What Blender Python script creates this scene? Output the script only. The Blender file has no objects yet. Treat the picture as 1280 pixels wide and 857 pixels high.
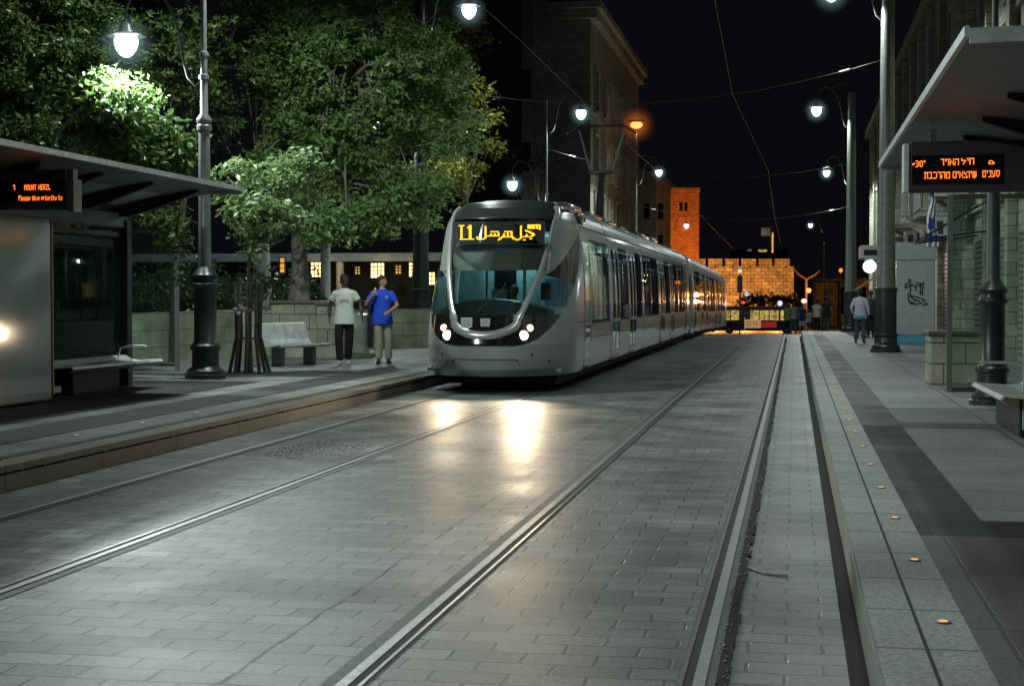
import bpy, bmesh, math, random
from mathutils import Vector, Matrix, Euler
R = math.radians
random.seed(7)
sc = bpy.context.scene
col = sc.collection

# ------------------------------------------------------------------ camera
FPX = 1960.0
CAMH = 1.65
PITCH = math.atan(56.5 / FPX)
YAW = math.atan(352 / FPX)
cd = bpy.data.cameras.new('camera'); cam = bpy.data.objects.new('camera', cd); col.objects.link(cam)
cd.sensor_width = 36; cd.lens = FPX / 1280 * 36; cd.clip_end = 3000; cd.clip_start = 0.1
cam.location = (0, 0, CAMH); cam.rotation_euler = (math.pi / 2 - PITCH, 0, YAW)
sc.camera = cam
_RM = Euler((math.pi / 2 - PITCH, 0, YAW)).to_matrix()
def ray(px, py): return _RM @ Vector(((px - 640) / FPX, -(py - 428.5) / FPX, -1))
def PF(px, py, F): return Vector((0, 0, CAMH)) + ray(px, py) * F          # survey point at depth F
def P(px, py, z=0.0):
    d = ray(px, py); return Vector((0, 0, CAMH)) + d * ((z - CAMH) / d.z)

def g(Y):                                                                  # street profile: level, then falls away
    if Y < 72: return 0.0
    if Y < 200: return -0.024 * (Y - 72)
    return -0.024 * 128

# ------------------------------------------------------------------ materials
M = {}
def halo(name, c, s):  # emission-only volume that stands in for lamp bloom
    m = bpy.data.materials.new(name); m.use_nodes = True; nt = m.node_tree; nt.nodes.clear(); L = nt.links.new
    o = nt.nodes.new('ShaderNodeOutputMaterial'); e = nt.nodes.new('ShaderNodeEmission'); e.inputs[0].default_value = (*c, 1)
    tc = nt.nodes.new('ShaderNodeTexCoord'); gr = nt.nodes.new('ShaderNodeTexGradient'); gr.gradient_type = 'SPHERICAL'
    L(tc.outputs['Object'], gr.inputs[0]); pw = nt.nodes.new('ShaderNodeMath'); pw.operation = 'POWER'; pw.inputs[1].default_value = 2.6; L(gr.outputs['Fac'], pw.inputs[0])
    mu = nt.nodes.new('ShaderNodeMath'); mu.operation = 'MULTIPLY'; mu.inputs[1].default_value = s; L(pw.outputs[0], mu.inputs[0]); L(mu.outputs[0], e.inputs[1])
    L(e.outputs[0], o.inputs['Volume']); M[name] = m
halo('halo_white', (.6, .95, 1), 1.0); halo('halo_orange', (1, .22, .03), .6)
def mat(name, base=(.5, .5, .5), rough=.6, metal=0, emit=None, es=0, noise=None, bump=0, nscale=8, spec=.5, coat=0):
    m = bpy.data.materials.new(name); m.use_nodes = True; nt = m.node_tree; b = nt.nodes['Principled BSDF']
    b.inputs['Base Color'].default_value = (*base, 1); b.inputs['Roughness'].default_value = rough
    b.inputs['Metallic'].default_value = metal; b.inputs['Specular IOR Level'].default_value = spec
    if coat: b.inputs['Coat Weight'].default_value = coat; b.inputs['Coat Roughness'].default_value = .12
    if emit: b.inputs['Emission Color'].default_value = (*emit, 1); b.inputs['Emission Strength'].default_value = es
    tc = nt.nodes.new('ShaderNodeTexCoord')
    n = nt.nodes.new('ShaderNodeTexNoise'); n.inputs['Scale'].default_value = nscale; n.inputs['Detail'].default_value = 6
    nt.links.new(tc.outputs['Object'], n.inputs['Vector'])
    if noise is None: noise = .18
    r = nt.nodes.new('ShaderNodeMapRange'); r.inputs['From Min'].default_value = .3; r.inputs['From Max'].default_value = .7
    r.inputs['To Min'].default_value = 1 - noise; r.inputs['To Max'].default_value = 1 + noise
    nt.links.new(n.outputs['Fac'], r.inputs['Value'])
    v = nt.nodes.new('ShaderNodeVectorMath'); v.operation = 'SCALE'; v.inputs[0].default_value = base
    nt.links.new(r.outputs[0], v.inputs['Scale']); nt.links.new(v.outputs[0], b.inputs['Base Color'])
    if bump:
        bp = nt.nodes.new('ShaderNodeBump'); bp.inputs['Strength'].default_value = bump; bp.inputs['Distance'].default_value = .02
        n2 = nt.nodes.new('ShaderNodeTexNoise'); n2.inputs['Scale'].default_value = nscale * 5; n2.inputs['Detail'].default_value = 5
        nt.links.new(tc.outputs['Object'], n2.inputs['Vector'])
        nt.links.new(n2.outputs['Fac'], bp.inputs['Height']); nt.links.new(bp.outputs[0], b.inputs['Normal'])
    M[name] = m
    return m

def stone(name, c1, c2, cm, bw, bh, mortar=.01, rough=.5, vertical=None, offset=.5, stain=.35, bump=.4, roughvar=.15, spec=.5, mulx=1.0, nbump=.12, wobble=.02, fade=0):
    """coursed stone or paving; vertical None = lies flat, 'x' = wall along X, 'y' = wall along Y"""
    m = bpy.data.materials.new(name); m.use_nodes = True; nt = m.node_tree; b = nt.nodes['Principled BSDF']
    L = nt.links.new
    tc = nt.nodes.new('ShaderNodeTexCoord'); sp = nt.nodes.new('ShaderNodeSeparateXYZ'); cb = nt.nodes.new('ShaderNodeCombineXYZ')
    L(tc.outputs['Object'], sp.inputs[0])
    if vertical == 'x': L(sp.outputs['X'], cb.inputs['X']); L(sp.outputs['Z'], cb.inputs['Y'])
    elif vertical == 'y': L(sp.outputs['Y'], cb.inputs['X']); L(sp.outputs['Z'], cb.inputs['Y'])
    else: L(sp.outputs['X'], cb.inputs['X']); L(sp.outputs['Y'], cb.inputs['Y'])
    wob = nt.nodes.new('ShaderNodeTexNoise'); wob.inputs['Scale'].default_value = 3.0
    L(cb.outputs[0], wob.inputs['Vector'])
    ws = nt.nodes.new('ShaderNodeVectorMath'); ws.operation = 'MULTIPLY_ADD'
    ws.inputs[1].default_value = (wobble, wobble, 0); L(wob.outputs['Color'], ws.inputs[0]); L(cb.outputs[0], ws.inputs[2])
    br = nt.nodes.new('ShaderNodeTexBrick'); br.offset = offset
    br.inputs['Color1'].default_value = (*c1, 1); br.inputs['Color2'].default_value = (*c2, 1); br.inputs['Mortar'].default_value = (*cm, 1)
    br.inputs['Scale'].default_value = 1; br.inputs['Mortar Size'].default_value = mortar; br.inputs['Mortar Smooth'].default_value = .2
    br.inputs['Brick Width'].default_value = bw; br.inputs['Row Height'].default_value = bh; br.inputs['Bias'].default_value = 0
    L(ws.outputs[0], br.inputs['Vector'])
    n = nt.nodes.new('ShaderNodeTexNoise'); n.inputs['Scale'].default_value = .8; n.inputs['Detail'].default_value = 8; n.inputs['Roughness'].default_value = .65
    L(tc.outputs['Object'], n.inputs['Vector'])
    n2 = nt.nodes.new('ShaderNodeTexNoise'); n2.inputs['Scale'].default_value = 40; n2.inputs['Detail'].default_value = 6; n2.inputs['Roughness'].default_value = .7
    L(tc.outputs['Object'], n2.inputs['Vector'])
    r = nt.nodes.new('ShaderNodeMapRange'); r.inputs['From Min'].default_value = .3; r.inputs['From Max'].default_value = .7
    r.inputs['To Min'].default_value = 1 - stain; r.inputs['To Max'].default_value = 1 + stain * .7; L(n.outputs['Fac'], r.inputs['Value'])
    r2 = nt.nodes.new('ShaderNodeMapRange'); r2.inputs['From Min'].default_value = .3; r2.inputs['From Max'].default_value = .7
    r2.inputs['To Min'].default_value = .5; r2.inputs['To Max'].default_value = 1.5; L(n2.outputs['Fac'], r2.inputs['Value'])
    mu = nt.nodes.new('ShaderNodeMath'); mu.operation = 'MULTIPLY'; L(r.outputs[0], mu.inputs[0]); L(r2.outputs[0], mu.inputs[1])
    v = nt.nodes.new('ShaderNodeVectorMath'); v.operation = 'SCALE'; L(mu.outputs[0], v.inputs['Scale'])
    if fade:                                             # joints worn and filled in places
        b2 = nt.nodes.new('ShaderNodeTexBrick'); b2.offset = offset
        for k_ in ('Scale', 'Brick Width', 'Row Height', 'Bias', 'Color1', 'Color2'): b2.inputs[k_].default_value = br.inputs[k_].default_value
        b2.inputs['Mortar Size'].default_value = 0; L(ws.outputs[0], b2.inputs['Vector'])
        n3 = nt.nodes.new('ShaderNodeTexNoise'); n3.inputs['Scale'].default_value = 2.6; n3.inputs['Detail'].default_value = 5; n3.inputs['Roughness'].default_value = .7; L(tc.outputs['Object'], n3.inputs['Vector'])
        r3 = nt.nodes.new('ShaderNodeMapRange'); r3.inputs['From Min'].default_value = .42; r3.inputs['From Max'].default_value = .62; L(n3.outputs['Fac'], r3.inputs['Value'])
        r3.inputs['To Max'].default_value = fade
        mxc = nt.nodes.new('ShaderNodeMix'); mxc.data_type = 'RGBA'; L(r3.outputs[0], mxc.inputs[0]); L(br.outputs['Color'], mxc.inputs[6]); L(b2.outputs['Color'], mxc.inputs[7]); L(mxc.outputs[2], v.inputs[0])
    else: L(br.outputs['Color'], v.inputs[0])
    L(v.outputs[0], b.inputs['Base Color'])
    rr = nt.nodes.new('ShaderNodeMapRange'); rr.inputs['From Min'].default_value = .3; rr.inputs['From Max'].default_value = .7
    rr.inputs['To Min'].default_value = rough - roughvar; rr.inputs['To Max'].default_value = rough + roughvar; L(n.outputs['Fac'], rr.inputs['Value'])
    L(rr.outputs[0], b.inputs['Roughness']); b.inputs['Specular IOR Level'].default_value = spec
    inv = nt.nodes.new('ShaderNodeMath'); inv.operation = 'MULTIPLY_ADD'; inv.inputs[1].default_value = -1; inv.inputs[2].default_value = 1
    L(br.outputs['Fac'], inv.inputs[0])
    ad = nt.nodes.new('ShaderNodeMath'); ad.operation = 'MULTIPLY_ADD'; ad.inputs[1].default_value = nbump * 2
    L(n2.outputs['Fac'], ad.inputs[0]); L(inv.outputs[0], ad.inputs[2])
    bp = nt.nodes.new('ShaderNodeBump'); bp.inputs['Strength'].default_value = bump; bp.inputs['Distance'].default_value = .012
    L(ad.outputs[0], bp.inputs['Height']); L(bp.outputs[0], b.inputs['Normal'])
    M[name] = m
    return m

def glass(name, tint=(.8, .9, .88), ior=1.5, rough=.0, opacity=.0, body=(.02, .03, .03)):
    """thin pane: clear with a tint, plus mirror reflection, plus a little dirt"""
    m = bpy.data.materials.new(name); m.use_nodes = True; nt = m.node_tree; nt.nodes.clear(); L = nt.links.new
    o = nt.nodes.new('ShaderNodeOutputMaterial'); t = nt.nodes.new('ShaderNodeBsdfTransparent'); t.inputs[0].default_value = (*tint, 1)
    gl = nt.nodes.new('ShaderNodeBsdfGlossy'); gl.inputs['Roughness'].default_value = rough + .02; gl.inputs['Color'].default_value = (.9, 1, .97, 1)
    fr = nt.nodes.new('ShaderNodeFresnel'); fr.inputs['IOR'].default_value = ior
    mx = nt.nodes.new('ShaderNodeMixShader'); L(fr.outputs[0], mx.inputs[0]); L(t.outputs[0], mx.inputs[1]); L(gl.outputs[0], mx.inputs[2])
    df = nt.nodes.new('ShaderNodeBsdfDiffuse'); df.inputs[0].default_value = (*body, 1)
    n = nt.nodes.new('ShaderNodeTexNoise'); n.inputs['Scale'].default_value = 3
    tc = nt.nodes.new('ShaderNodeTexCoord'); L(tc.outputs['Object'], n.inputs['Vector'])
    r = nt.nodes.new('ShaderNodeMapRange'); r.inputs['From Min'].default_value = .3; r.inputs['From Max'].default_value = .7
    r.inputs['To Min'].default_value = opacity * .8; r.inputs['To Max'].default_value = min(1, opacity * 1.2); L(n.outputs['Fac'], r.inputs['Value'])
    m2 = nt.nodes.new('ShaderNodeMixShader'); L(r.outputs[0], m2.inputs[0]); L(mx.outputs[0], m2.inputs[1]); L(df.outputs[0], m2.inputs[2])
    L(m2.outputs[0], o.inputs[0]); M[name] = m
    return m

def emis(name, c, s, vary=0):
    m = bpy.data.materials.new(name); m.use_nodes = True; nt = m.node_tree; nt.nodes.clear(); L = nt.links.new
    o = nt.nodes.new('ShaderNodeOutputMaterial'); e = nt.nodes.new('ShaderNodeEmission')
    e.inputs[0].default_value = (*c, 1); e.inputs[1].default_value = s
    if vary:
        tc = nt.nodes.new('ShaderNodeTexCoord'); n = nt.nodes.new('ShaderNodeTexNoise'); n.inputs['Scale'].default_value = 2.2
        L(tc.outputs['Object'], n.inputs['Vector'])
        r = nt.nodes.new('ShaderNodeMapRange'); r.inputs['From Min'].default_value = .3; r.inputs['From Max'].default_value = .7
        r.inputs['To Min'].default_value = s * (1 - vary); r.inputs['To Max'].default_value = s * (1 + vary)
        L(n.outputs['Fac'], r.inputs['Value']); L(r.outputs[0], e.inputs[1])
    L(e.outputs[0], o.inputs[0]); M[name] = m
    return m

def leafmat(name, a, b2):
    m = bpy.data.materials.new(name); m.use_nodes = True; nt = m.node_tree; nt.nodes.clear(); L = nt.links.new
    o = nt.nodes.new('ShaderNodeOutputMaterial'); pb = nt.nodes.new('ShaderNodeBsdfPrincipled'); tr = nt.nodes.new('ShaderNodeBsdfTranslucent')
    tc = nt.nodes.new('ShaderNodeTexCoord'); n = nt.nodes.new('ShaderNodeTexNoise'); n.inputs['Scale'].default_value = 6; n.inputs['Detail'].default_value = 4
    L(tc.outputs['Object'], n.inputs['Vector'])
    cr = nt.nodes.new('ShaderNodeValToRGB'); cr.color_ramp.elements[0].position = .35; cr.color_ramp.elements[1].position = .65
    cr.color_ramp.elements[0].color = (*a, 1); cr.color_ramp.elements[1].color = (*b2, 1)
    L(n.outputs['Fac'], cr.inputs[0]); L(cr.outputs[0], pb.inputs['Base Color']); L(cr.outputs[0], tr.inputs[0])
    pb.inputs['Roughness'].default_value = .38
    mx = nt.nodes.new('ShaderNodeMixShader'); mx.inputs[0].default_value = .35; L(pb.outputs[0], mx.inputs[1]); L(tr.outputs[0], mx.inputs[2])
    L(mx.outputs[0], o.inputs[0]); M[name] = m

stone('road_paving', (.105, .115, .112), (.205, .218, .21), (.02, .022, .022), .34, .205, .010, rough=.47, stain=.7, bump=.6, roughvar=.10, nbump=.12, wobble=.05, spec=.24, fade=.5)
stone('side_paving', (.15, .16, .155), (.175, .185, .18), (.06, .065, .06), .9, .6, .007, rough=.5, stain=.3, bump=.3)
stone('platform_paving', (.23, .24, .232), (.29, .30, .29), (.07, .075, .07), 1.1, 1.1, .012, rough=.6, stain=.5, bump=.6, spec=.25, nbump=.35, wobble=.015, offset=.0)
stone('pale_slab', (.30, .315, .305), (.38, .395, .38), (.09, .095, .09), .8, .82, .012, rough=.6, stain=.45, bump=.6, spec=.25, nbump=.35, wobble=.015, offset=.0)
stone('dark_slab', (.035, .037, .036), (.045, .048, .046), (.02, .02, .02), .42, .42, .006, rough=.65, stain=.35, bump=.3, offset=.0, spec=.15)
stone('mid_slab', (.075, .08, .077), (.09, .095, .092), (.04, .04, .04), .6, .6, .012, rough=.6, stain=.5, bump=.6, spec=.25, nbump=.35, wobble=.015, offset=.0)
stone('brown_slab', (.085, .083, .076), (.115, .112, .104), (.06, .06, .055), .9, 1.4, .012, rough=.6, stain=.5, bump=.6, spec=.25, nbump=.35, wobble=.015, offset=.0)
stone('kerb_stone', (.115, .107, .088), (.145, .135, .11), (.04, .035, .03), 1.9, 1.0, .012, rough=.6, vertical='y', stain=.5, bump=.4)
stone('kerb_pale', (.17, .175, .165), (.2, .2, .19), (.05, .05, .05), 1.6, 1.0, .012, rough=.6, vertical='y', stain=.4, bump=.4)
stone('wall_stone', (.27, .27, .21), (.36, .35, .28), (.1, .1, .08), 1.35, .34, .012, rough=.75, vertical='y', stain=.45, bump=.8, nbump=.5)
stone('pier_stone', (.36, .36, .26), (.46, .45, .34), (.1, .1, .08), .7, .35, .012, rough=.75, vertical='x', stain=.45, bump=.8, nbump=.5)
stone('facade_stone_y', (.40, .39, .32), (.5, .48, .4), (.15, .14, .12), .62, .28, .012, rough=.8, vertical='y', stain=.4, bump=.5, nbump=.4)
stone('facade_stone_x', (.40, .39, .32), (.5, .48, .4), (.15, .14, .12), .62, .28, .012, rough=.8, vertical='x', stain=.4, bump=.5, nbump=.4)
stone('city_wall_stone', (.3, .26, .2), (.5, .44, .34), (.14, .11, .08), 1.1, .52, .05, rough=.9, vertical='x', stain=.7, bump=1.0, nbump=1.2, wobble=.22)
stone('tower_stone_lit', (.36, .18, .10), (.46, .24, .13), (.2, .10, .05), .8, .42, .03, rough=.9, vertical='x', stain=.4, bump=.6, nbump=.8, wobble=.1)  # reddish base: orange floodlight tint put into the stone colour
mat('asphalt', (.05, .05, .052), .7, bump=.4, nscale=12, noise=.3)
mat('rail_steel', (.25, .265, .265), .46, .7, noise=.25, nscale=20)
mat('rail_worn', (.22, .22, .22), .35, .8, noise=.3, nscale=20)
mat('groove', (.008, .008, .008), .8)
mat('sand', (.17, .165, .13), .8, noise=.4)
mat('gutter', (.012, .012, .012), .9, bump=.8, nscale=15)
mat('debris', (.3, .3, .3), .5, bump=.8, nscale=30, noise=.6)
mat('mastic', (.05, .052, .05), .6, noise=.3)
mat('iron', (.035, .045, .042), .35, .3, noise=.2, nscale=15, bump=.05)
mat('pole_grey', (.16, .18, .175), .38, .35, noise=.15)
mat('pole_thick_grey', (.2, .215, .2), .4, .3, noise=.15)
mat('dark_metal', (.03, .034, .034), .4, .4)
mat('canopy_grey', (.16, .175, .17), .45, .2, noise=.12, nscale=2)
mat('canopy_edge', (.7, .73, .72), .4, .2)
mat('canopy_translucent', (.4, .44, .43), .35, 0)
mat('steel_bench', (.55, .58, .58), .5, .4, noise=.2, nscale=6)
mat('panel_grey', (.30, .33, .32), .10, 0, noise=.08, nscale=2, coat=.3)
mat('panel_grey_dull', (.2, .21, .205), .5, .1)
mat('yellow_trim', (.35, .25, .06), .5)
mat('black_screen', (.008, .006, .006), .3)
emis('led_orange', (1, .17, .02), 2.6)
emis('led_amber', (1, .36, .015), 3.2)
emis('lamp_white', (.84, 1, .98), 7)
emis('lamp_sodium', (1, .30, .07), 2.6)
emis('lamp_pink', (1, .5, .36), 2)
emis('lantern_glow', (1, .62, .2), 5, vary=.5)
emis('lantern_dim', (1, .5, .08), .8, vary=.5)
emis('headlight_glow', (1, .80, .55), 7)
emis('headlight_warm', (1, .6, .36), 4)
emis('stud_orange', (1, .40, .12), 1.3)
emis('blue_sign_glow', (.35, .5, 1), 1.2)
emis('white_sign_glow', (.8, .88, 1), 3)
emis('red_glow', (1, .06, .03), 1.6)
emis('green_glow', (.35, .85, .9), 1.1)
emis('bus_interior', (1, .72, .2), .38, vary=.8)
emis('interior_glow', (.5, .9, 1), .5)
emis('saloon_glow', (.5, .9, 1), .14, vary=.5)
mat('interior_panel', (.2, .25, .26), .6)
mat('interior_dark', (.02, .025, .03), .6)
mat('cab_wall', (.3, .38, .38), .7, noise=.3, nscale=3)
mat('seat_blue', (.04, .1, .2), .8)
mat('sun_blind', (.13, .14, .12), .6, noise=.08)
mat('tram_silver', (.41, .43, .42), .32, .3, noise=.05, nscale=1.5, coat=.5)
mat('tram_arm', (.5, .52, .51), .28, .6, noise=.04, coat=.4)
mat('tram_roof', (.055, .06, .06), .22, .5, noise=.08, nscale=2, coat=.6)
mat('tram_black', (.012, .013, .013), .12, 0, coat=.8)
mat('tram_rubber', (.015, .015, .015), .7)
mat('tram_under', (.01, .01, .01), .8)
mat('plate_white', (.62, .64, .6), .5)
mat('plate_grey', (.28, .28, .27), .5)
glass('windshield_glass', (.82, .93, .93), 1.5)
glass('tram_glass', (.40, .46, .46), 1.75, opacity=.05, body=(.1, .12, .12))
glass('cab_side_glass', (.75, .88, .88), 1.6)
glass('shelter_glass', (.80, .90, .86), 1.22, opacity=.03, body=(.2, .3, .26))
mat('wood_pole', (.13, .12, .1), .8, bump=.4)
mat('bark_dark', (.05, .045, .035), .9, bump=.8, nscale=6, noise=.4)
mat('pole_mid', (.12, .13, .125), .45, .2)
mat('bark', (.17, .16, .13), .9, bump=1.0, nscale=6, noise=.4)
leafmat('leaf_green', (.10, .20, .05), (.27, .39, .15))
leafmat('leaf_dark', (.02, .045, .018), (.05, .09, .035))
leafmat('leaf_bright', (.035, .07, .02), (.11, .18, .05))
leafmat('leaf_pale', (.12, .21, .08), (.30, .40, .18))
leafmat('leaf_warm_lit', (.12, .15, .02), (.26, .27, .05))  # warm light put into the leaf colour
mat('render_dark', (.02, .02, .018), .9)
mat('window_dark', (.01, .012, .012), .15)
mat('frame_dark', (.04, .04, .04), .6)
mat('pale_metal', (.45, .46, .44), .5, .1)
mat('kiosk_white', (.36, .38, .4), .45, noise=.1)
mat('kiosk_blue', (.08, .38, .55), .5)
mat('spray_black', (.01, .01, .012), .7)
mat('white_cloth', (.65, .68, .68), .85, noise=.08)
mat('blue_cloth', (.03, .07, .4), .85)
mat('cyan_cloth', (.12, .3, .45), .85)
mat('skin_dark', (.07, .035, .022), .5)
mat('skin_light', (.42, .25, .18), .5)
mat('skin_mid', (.25, .14, .09), .5)
mat('hair_black', (.01, .01, .01), .7)
mat('hair_brown', (.03, .02, .014), .7)
mat('shirt_white', (.66, .7, .64), .85, bump=.9, nscale=2.2, noise=.08)
mat('shirt_blue', (.01, .07, .62), .8, bump=.9, nscale=2.2, noise=.1)
mat('shirt_print', (.35, .38, .38), .85)
mat('jeans_black', (.008, .008, .009), .85, bump=.9, nscale=2.2)
mat('khaki', (.36, .34, .25), .85, bump=.9, nscale=2.2, noise=.12)
mat('denim', (.05, .07, .12), .85, bump=.9, nscale=2.2)
mat('shirt_green', (.28, .42, .06), .85)
mat('shirt_navy', (.03, .05, .12), .85)
mat('shirt_lilac', (.45, .48, .56), .85, bump=.9, nscale=2.2)
mat('shirt_black', (.015, .015, .015), .85, bump=.9, nscale=2.2)
mat('shorts_white', (.5, .5, .48), .85)
mat('shoe_white', (.6, .6, .6), .6)
mat('shoe_dark', (.02, .018, .015), .5)
mat('bin_steel', (.45, .47, .42), .35, .7, noise=.2, nscale=4)
mat('bus_white', (.2, .2, .2), .4)
mat('bus_dark', (.02, .03, .03), .4)
mat('poster_orange_glow', (.5, .36, .2), .6, emit=(.9, .5, .2), es=.35)  # board glows a little in place of sodium light falling on it
mat('pole_orange', (.30, .17, .07), .6)
mat('pole_yellow', (.3, .28, .06), .4)
mat('poster_red', (.5, .05, .04), .6, emit=(.7, .06, .04), es=.25)
mat('blue_box', (.02, .12, .45), .5, emit=(.02, .15, .6), es=.15)
mat('awning_yellow', (.5, .45, .2), .7)
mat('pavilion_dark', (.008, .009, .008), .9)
mat('pavilion_roof', (.22, .28, .3), .6)
mat('shirt_stripe_white', (.5, .52, .55), .85)

# striped shirt
def stripes(name, a, b2, period):
    m = mat(name, a, .85); nt = m.node_tree; L = nt.links.new; b = nt.nodes['Principled BSDF']
    tc = nt.nodes.new('ShaderNodeTexCoord'); w = nt.nodes.new('ShaderNodeTexWave'); w.bands_direction = 'Z'; w.inputs['Scale'].default_value = period
    L(tc.outputs['Object'], w.inputs['Vector']); cr = nt.nodes.new('ShaderNodeValToRGB'); cr.color_ramp.interpolation = 'CONSTANT'
    cr.color_ramp.elements[0].color = (*a, 1); cr.color_ramp.elements[1].color = (*b2, 1); cr.color_ramp.elements[1].position = .5
    L(w.outputs['Fac'], cr.inputs[0]); L(cr.outputs[0], b.inputs['Base Color'])
stripes('shirt_striped', (.03, .04, .08), (.5, .52, .55), 2.6)

# ------------------------------------------------------------------ mesh helpers
class MB:
    def __init__(s): s.v = []; s.f = []
    def add(s, vs, fs):
        n = len(s.v); s.v += [tuple(v) for v in vs]; s.f += [tuple(i + n for i in f) for f in fs]; return s
    def box(s, x0, x1, y0, y1, z0, z1):
        return s.add([(x0,y0,z0),(x1,y0,z0),(x1,y1,z0),(x0,y1,z0),(x0,y0,z1),(x1,y0,z1),(x1,y1,z1),(x0,y1,z1)],
                     [(0,3,2,1),(4,5,6,7),(0,1,5,4),(1,2,6,5),(2,3,7,6),(3,0,4,7)])
    def bbox(s, x0, x1, y0, y1, z0, z1, b=.01):
        """box with chamfered edges"""
        bm = bmesh.new(); bmesh.ops.create_cube(bm, size=1)
        for v in bm.verts: v.co = ((x0 + x1) / 2 + v.co.x * (x1 - x0), (y0 + y1) / 2 + v.co.y * (y1 - y0), (z0 + z1) / 2 + v.co.z * (z1 - z0))
        bmesh.ops.bevel(bm, geom=bm.edges[:], offset=b, segments=2, affect='EDGES', profile=.5)
        bm.verts.index_update(); r = s.add([v.co[:] for v in bm.verts], [[v.index for v in f.verts] for f in bm.faces]); bm.free(); return r
    def bar(s, a, b, w, h=None, up=(0, 0, 1)):
        a = Vector(a); b = Vector(b); h = h or w; d = (b - a).normalized(); u = Vector(up)
        if abs(d.dot(u)) > .98: u = Vector((0, 1, 0))
        r = d.cross(u).normalized(); u = r.cross(d).normalized(); vs = []
        for p in (a, b):
            for sx, sz in ((-1,-1),(1,-1),(1,1),(-1,1)): vs.append(p + r * sx * w / 2 + u * sz * h / 2)
        return s.add(vs, [(0,1,2,3),(7,6,5,4),(0,4,5,1),(1,5,6,2),(2,6,7,3),(3,7,4,0)])
    def tube(s, pts, rad, n=10, cap=True, sx=1.0):
        pts = [Vector(p) for p in pts]; k = len(pts)
        if not isinstance(rad, (list, tuple)): rad = [rad] * k
        n0 = len(s.v); prev = None
        for i, p in enumerate(pts):
            d = (pts[min(i + 1, k - 1)] - pts[max(i - 1, 0)]).normalized()
            if prev is None:
                u = Vector((0, 0, 1)) if abs(d.z) < .9 else Vector((1, 0, 0))
                r = d.cross(u).normalized()
            else:
                r = (prev - d * prev.dot(d)); r = r.normalized() if r.length > 1e-6 else d.orthogonal().normalized()
            prev = r; u = r.cross(d).normalized()
            for j in range(n):
                a = 2 * math.pi * j / n; s.v.append(tuple(p + (r * math.cos(a) * sx + u * math.sin(a)) * rad[i]))
        for i in range(k - 1):
            for j in range(n):
                a = n0 + i * n + j; b = n0 + i * n + (j + 1) % n
                s.f.append((a, b, b + n, a + n))
        if cap: s.f.append(tuple(n0 + j for j in range(n))[::-1]); s.f.append(tuple(n0 + (k - 1) * n + j for j in range(n)))
        return s
    def lathe(s, prof, c=(0, 0, 0), n=24):
        n0 = len(s.v); k = len(prof)
        for r, z in prof:
            for j in range(n):
                a = 2 * math.pi * j / n; s.v.append((c[0] + r * math.cos(a), c[1] + r * math.sin(a), c[2] + z))
        for i in range(k - 1):
            for j in range(n):
                a = n0 + i * n + j; b = n0 + i * n + (j + 1) % n; s.f.append((a, b, b + n, a + n))
        s.f.append(tuple(n0 + j for j in range(n))[::-1]); s.f.append(tuple(n0 + (k - 1) * n + j for j in range(n)))
        return s
    def ell(s, c, r, n=14, m=9):
        n0 = len(s.v); c = Vector(c)
        for i in range(m + 1):
            th = math.pi * i / m
            for j in range(n):
                a = 2 * math.pi * j / n
                s.v.append((c.x + r[0] * math.sin(th) * math.cos(a), c.y + r[1] * math.sin(th) * math.sin(a), c.z - r[2] * math.cos(th)))
        for i in range(m):
            for j in range(n):
                a = n0 + i * n + j; b = n0 + i * n + (j + 1) % n; s.f.append((a, b, b + n, a + n))
        return s
    def loft(s, rings, cap=True):
        """rings of equal length"""
        n = len(rings[0]); n0 = len(s.v)
        for r in rings: s.v += [tuple(p) for p in r]
        for i in range(len(rings) - 1):
            for j in range(n):
                a = n0 + i * n + j; b = n0 + i * n + (j + 1) % n; s.f.append((a, b, b + n, a + n))
        if cap: s.f.append(tuple(n0 + j for j in range(n))[::-1]); s.f.append(tuple(n0 + (len(rings) - 1) * n + j for j in range(n)))
        return s
    def prism(s, poly, x0, x1, axis='y'):
        """extrude 2D polygon; axis y: poly in (x,z) extruded in y; axis x: poly in (y,z); axis z: poly in (x,y)"""
        n = len(poly)
        def q(p, t): return (p[0], t, p[1]) if axis == 'y' else ((t, p[0], p[1]) if axis == 'x' else (p[0], p[1], t))
        vs = [q(p, x0) for p in poly] + [q(p, x1) for p in poly]
        return s.add(vs, [tuple(range(n)), tuple(range(2 * n - 1, n - 1, -1))] + [(i, (i + 1) % n, n + (i + 1) % n, n + i) for i in range(n)])
    def build(s, name, m, parent=None, smooth=False, world=False, fix=True):
        me = bpy.data.meshes.new(name)
        vs = s.v
        if world and parent is not None:
            l = parent.location; mw = Matrix.Rotation(-parent.rotation_euler.z, 3, 'Z'); vs = [tuple(mw @ (Vector(v) - l)) for v in vs]
        me.from_pydata(vs, [], s.f); me.materials.append(M[m] if isinstance(m, str) else m)
        if fix and len(s.f) < 60000:
            bm = bmesh.new(); bm.from_mesh(me); bmesh.ops.recalc_face_normals(bm, faces=bm.faces); bm.to_mesh(me); bm.free()
        if smooth:
            me.polygons.foreach_set('use_smooth', [True] * len(me.polygons))
            try: me.set_sharp_from_angle(angle=R(40))
            except Exception: pass
        me.update()
        o = bpy.data.objects.new(name, me); col.objects.link(o)
        if parent is not None: o.parent = parent
        return o

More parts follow.
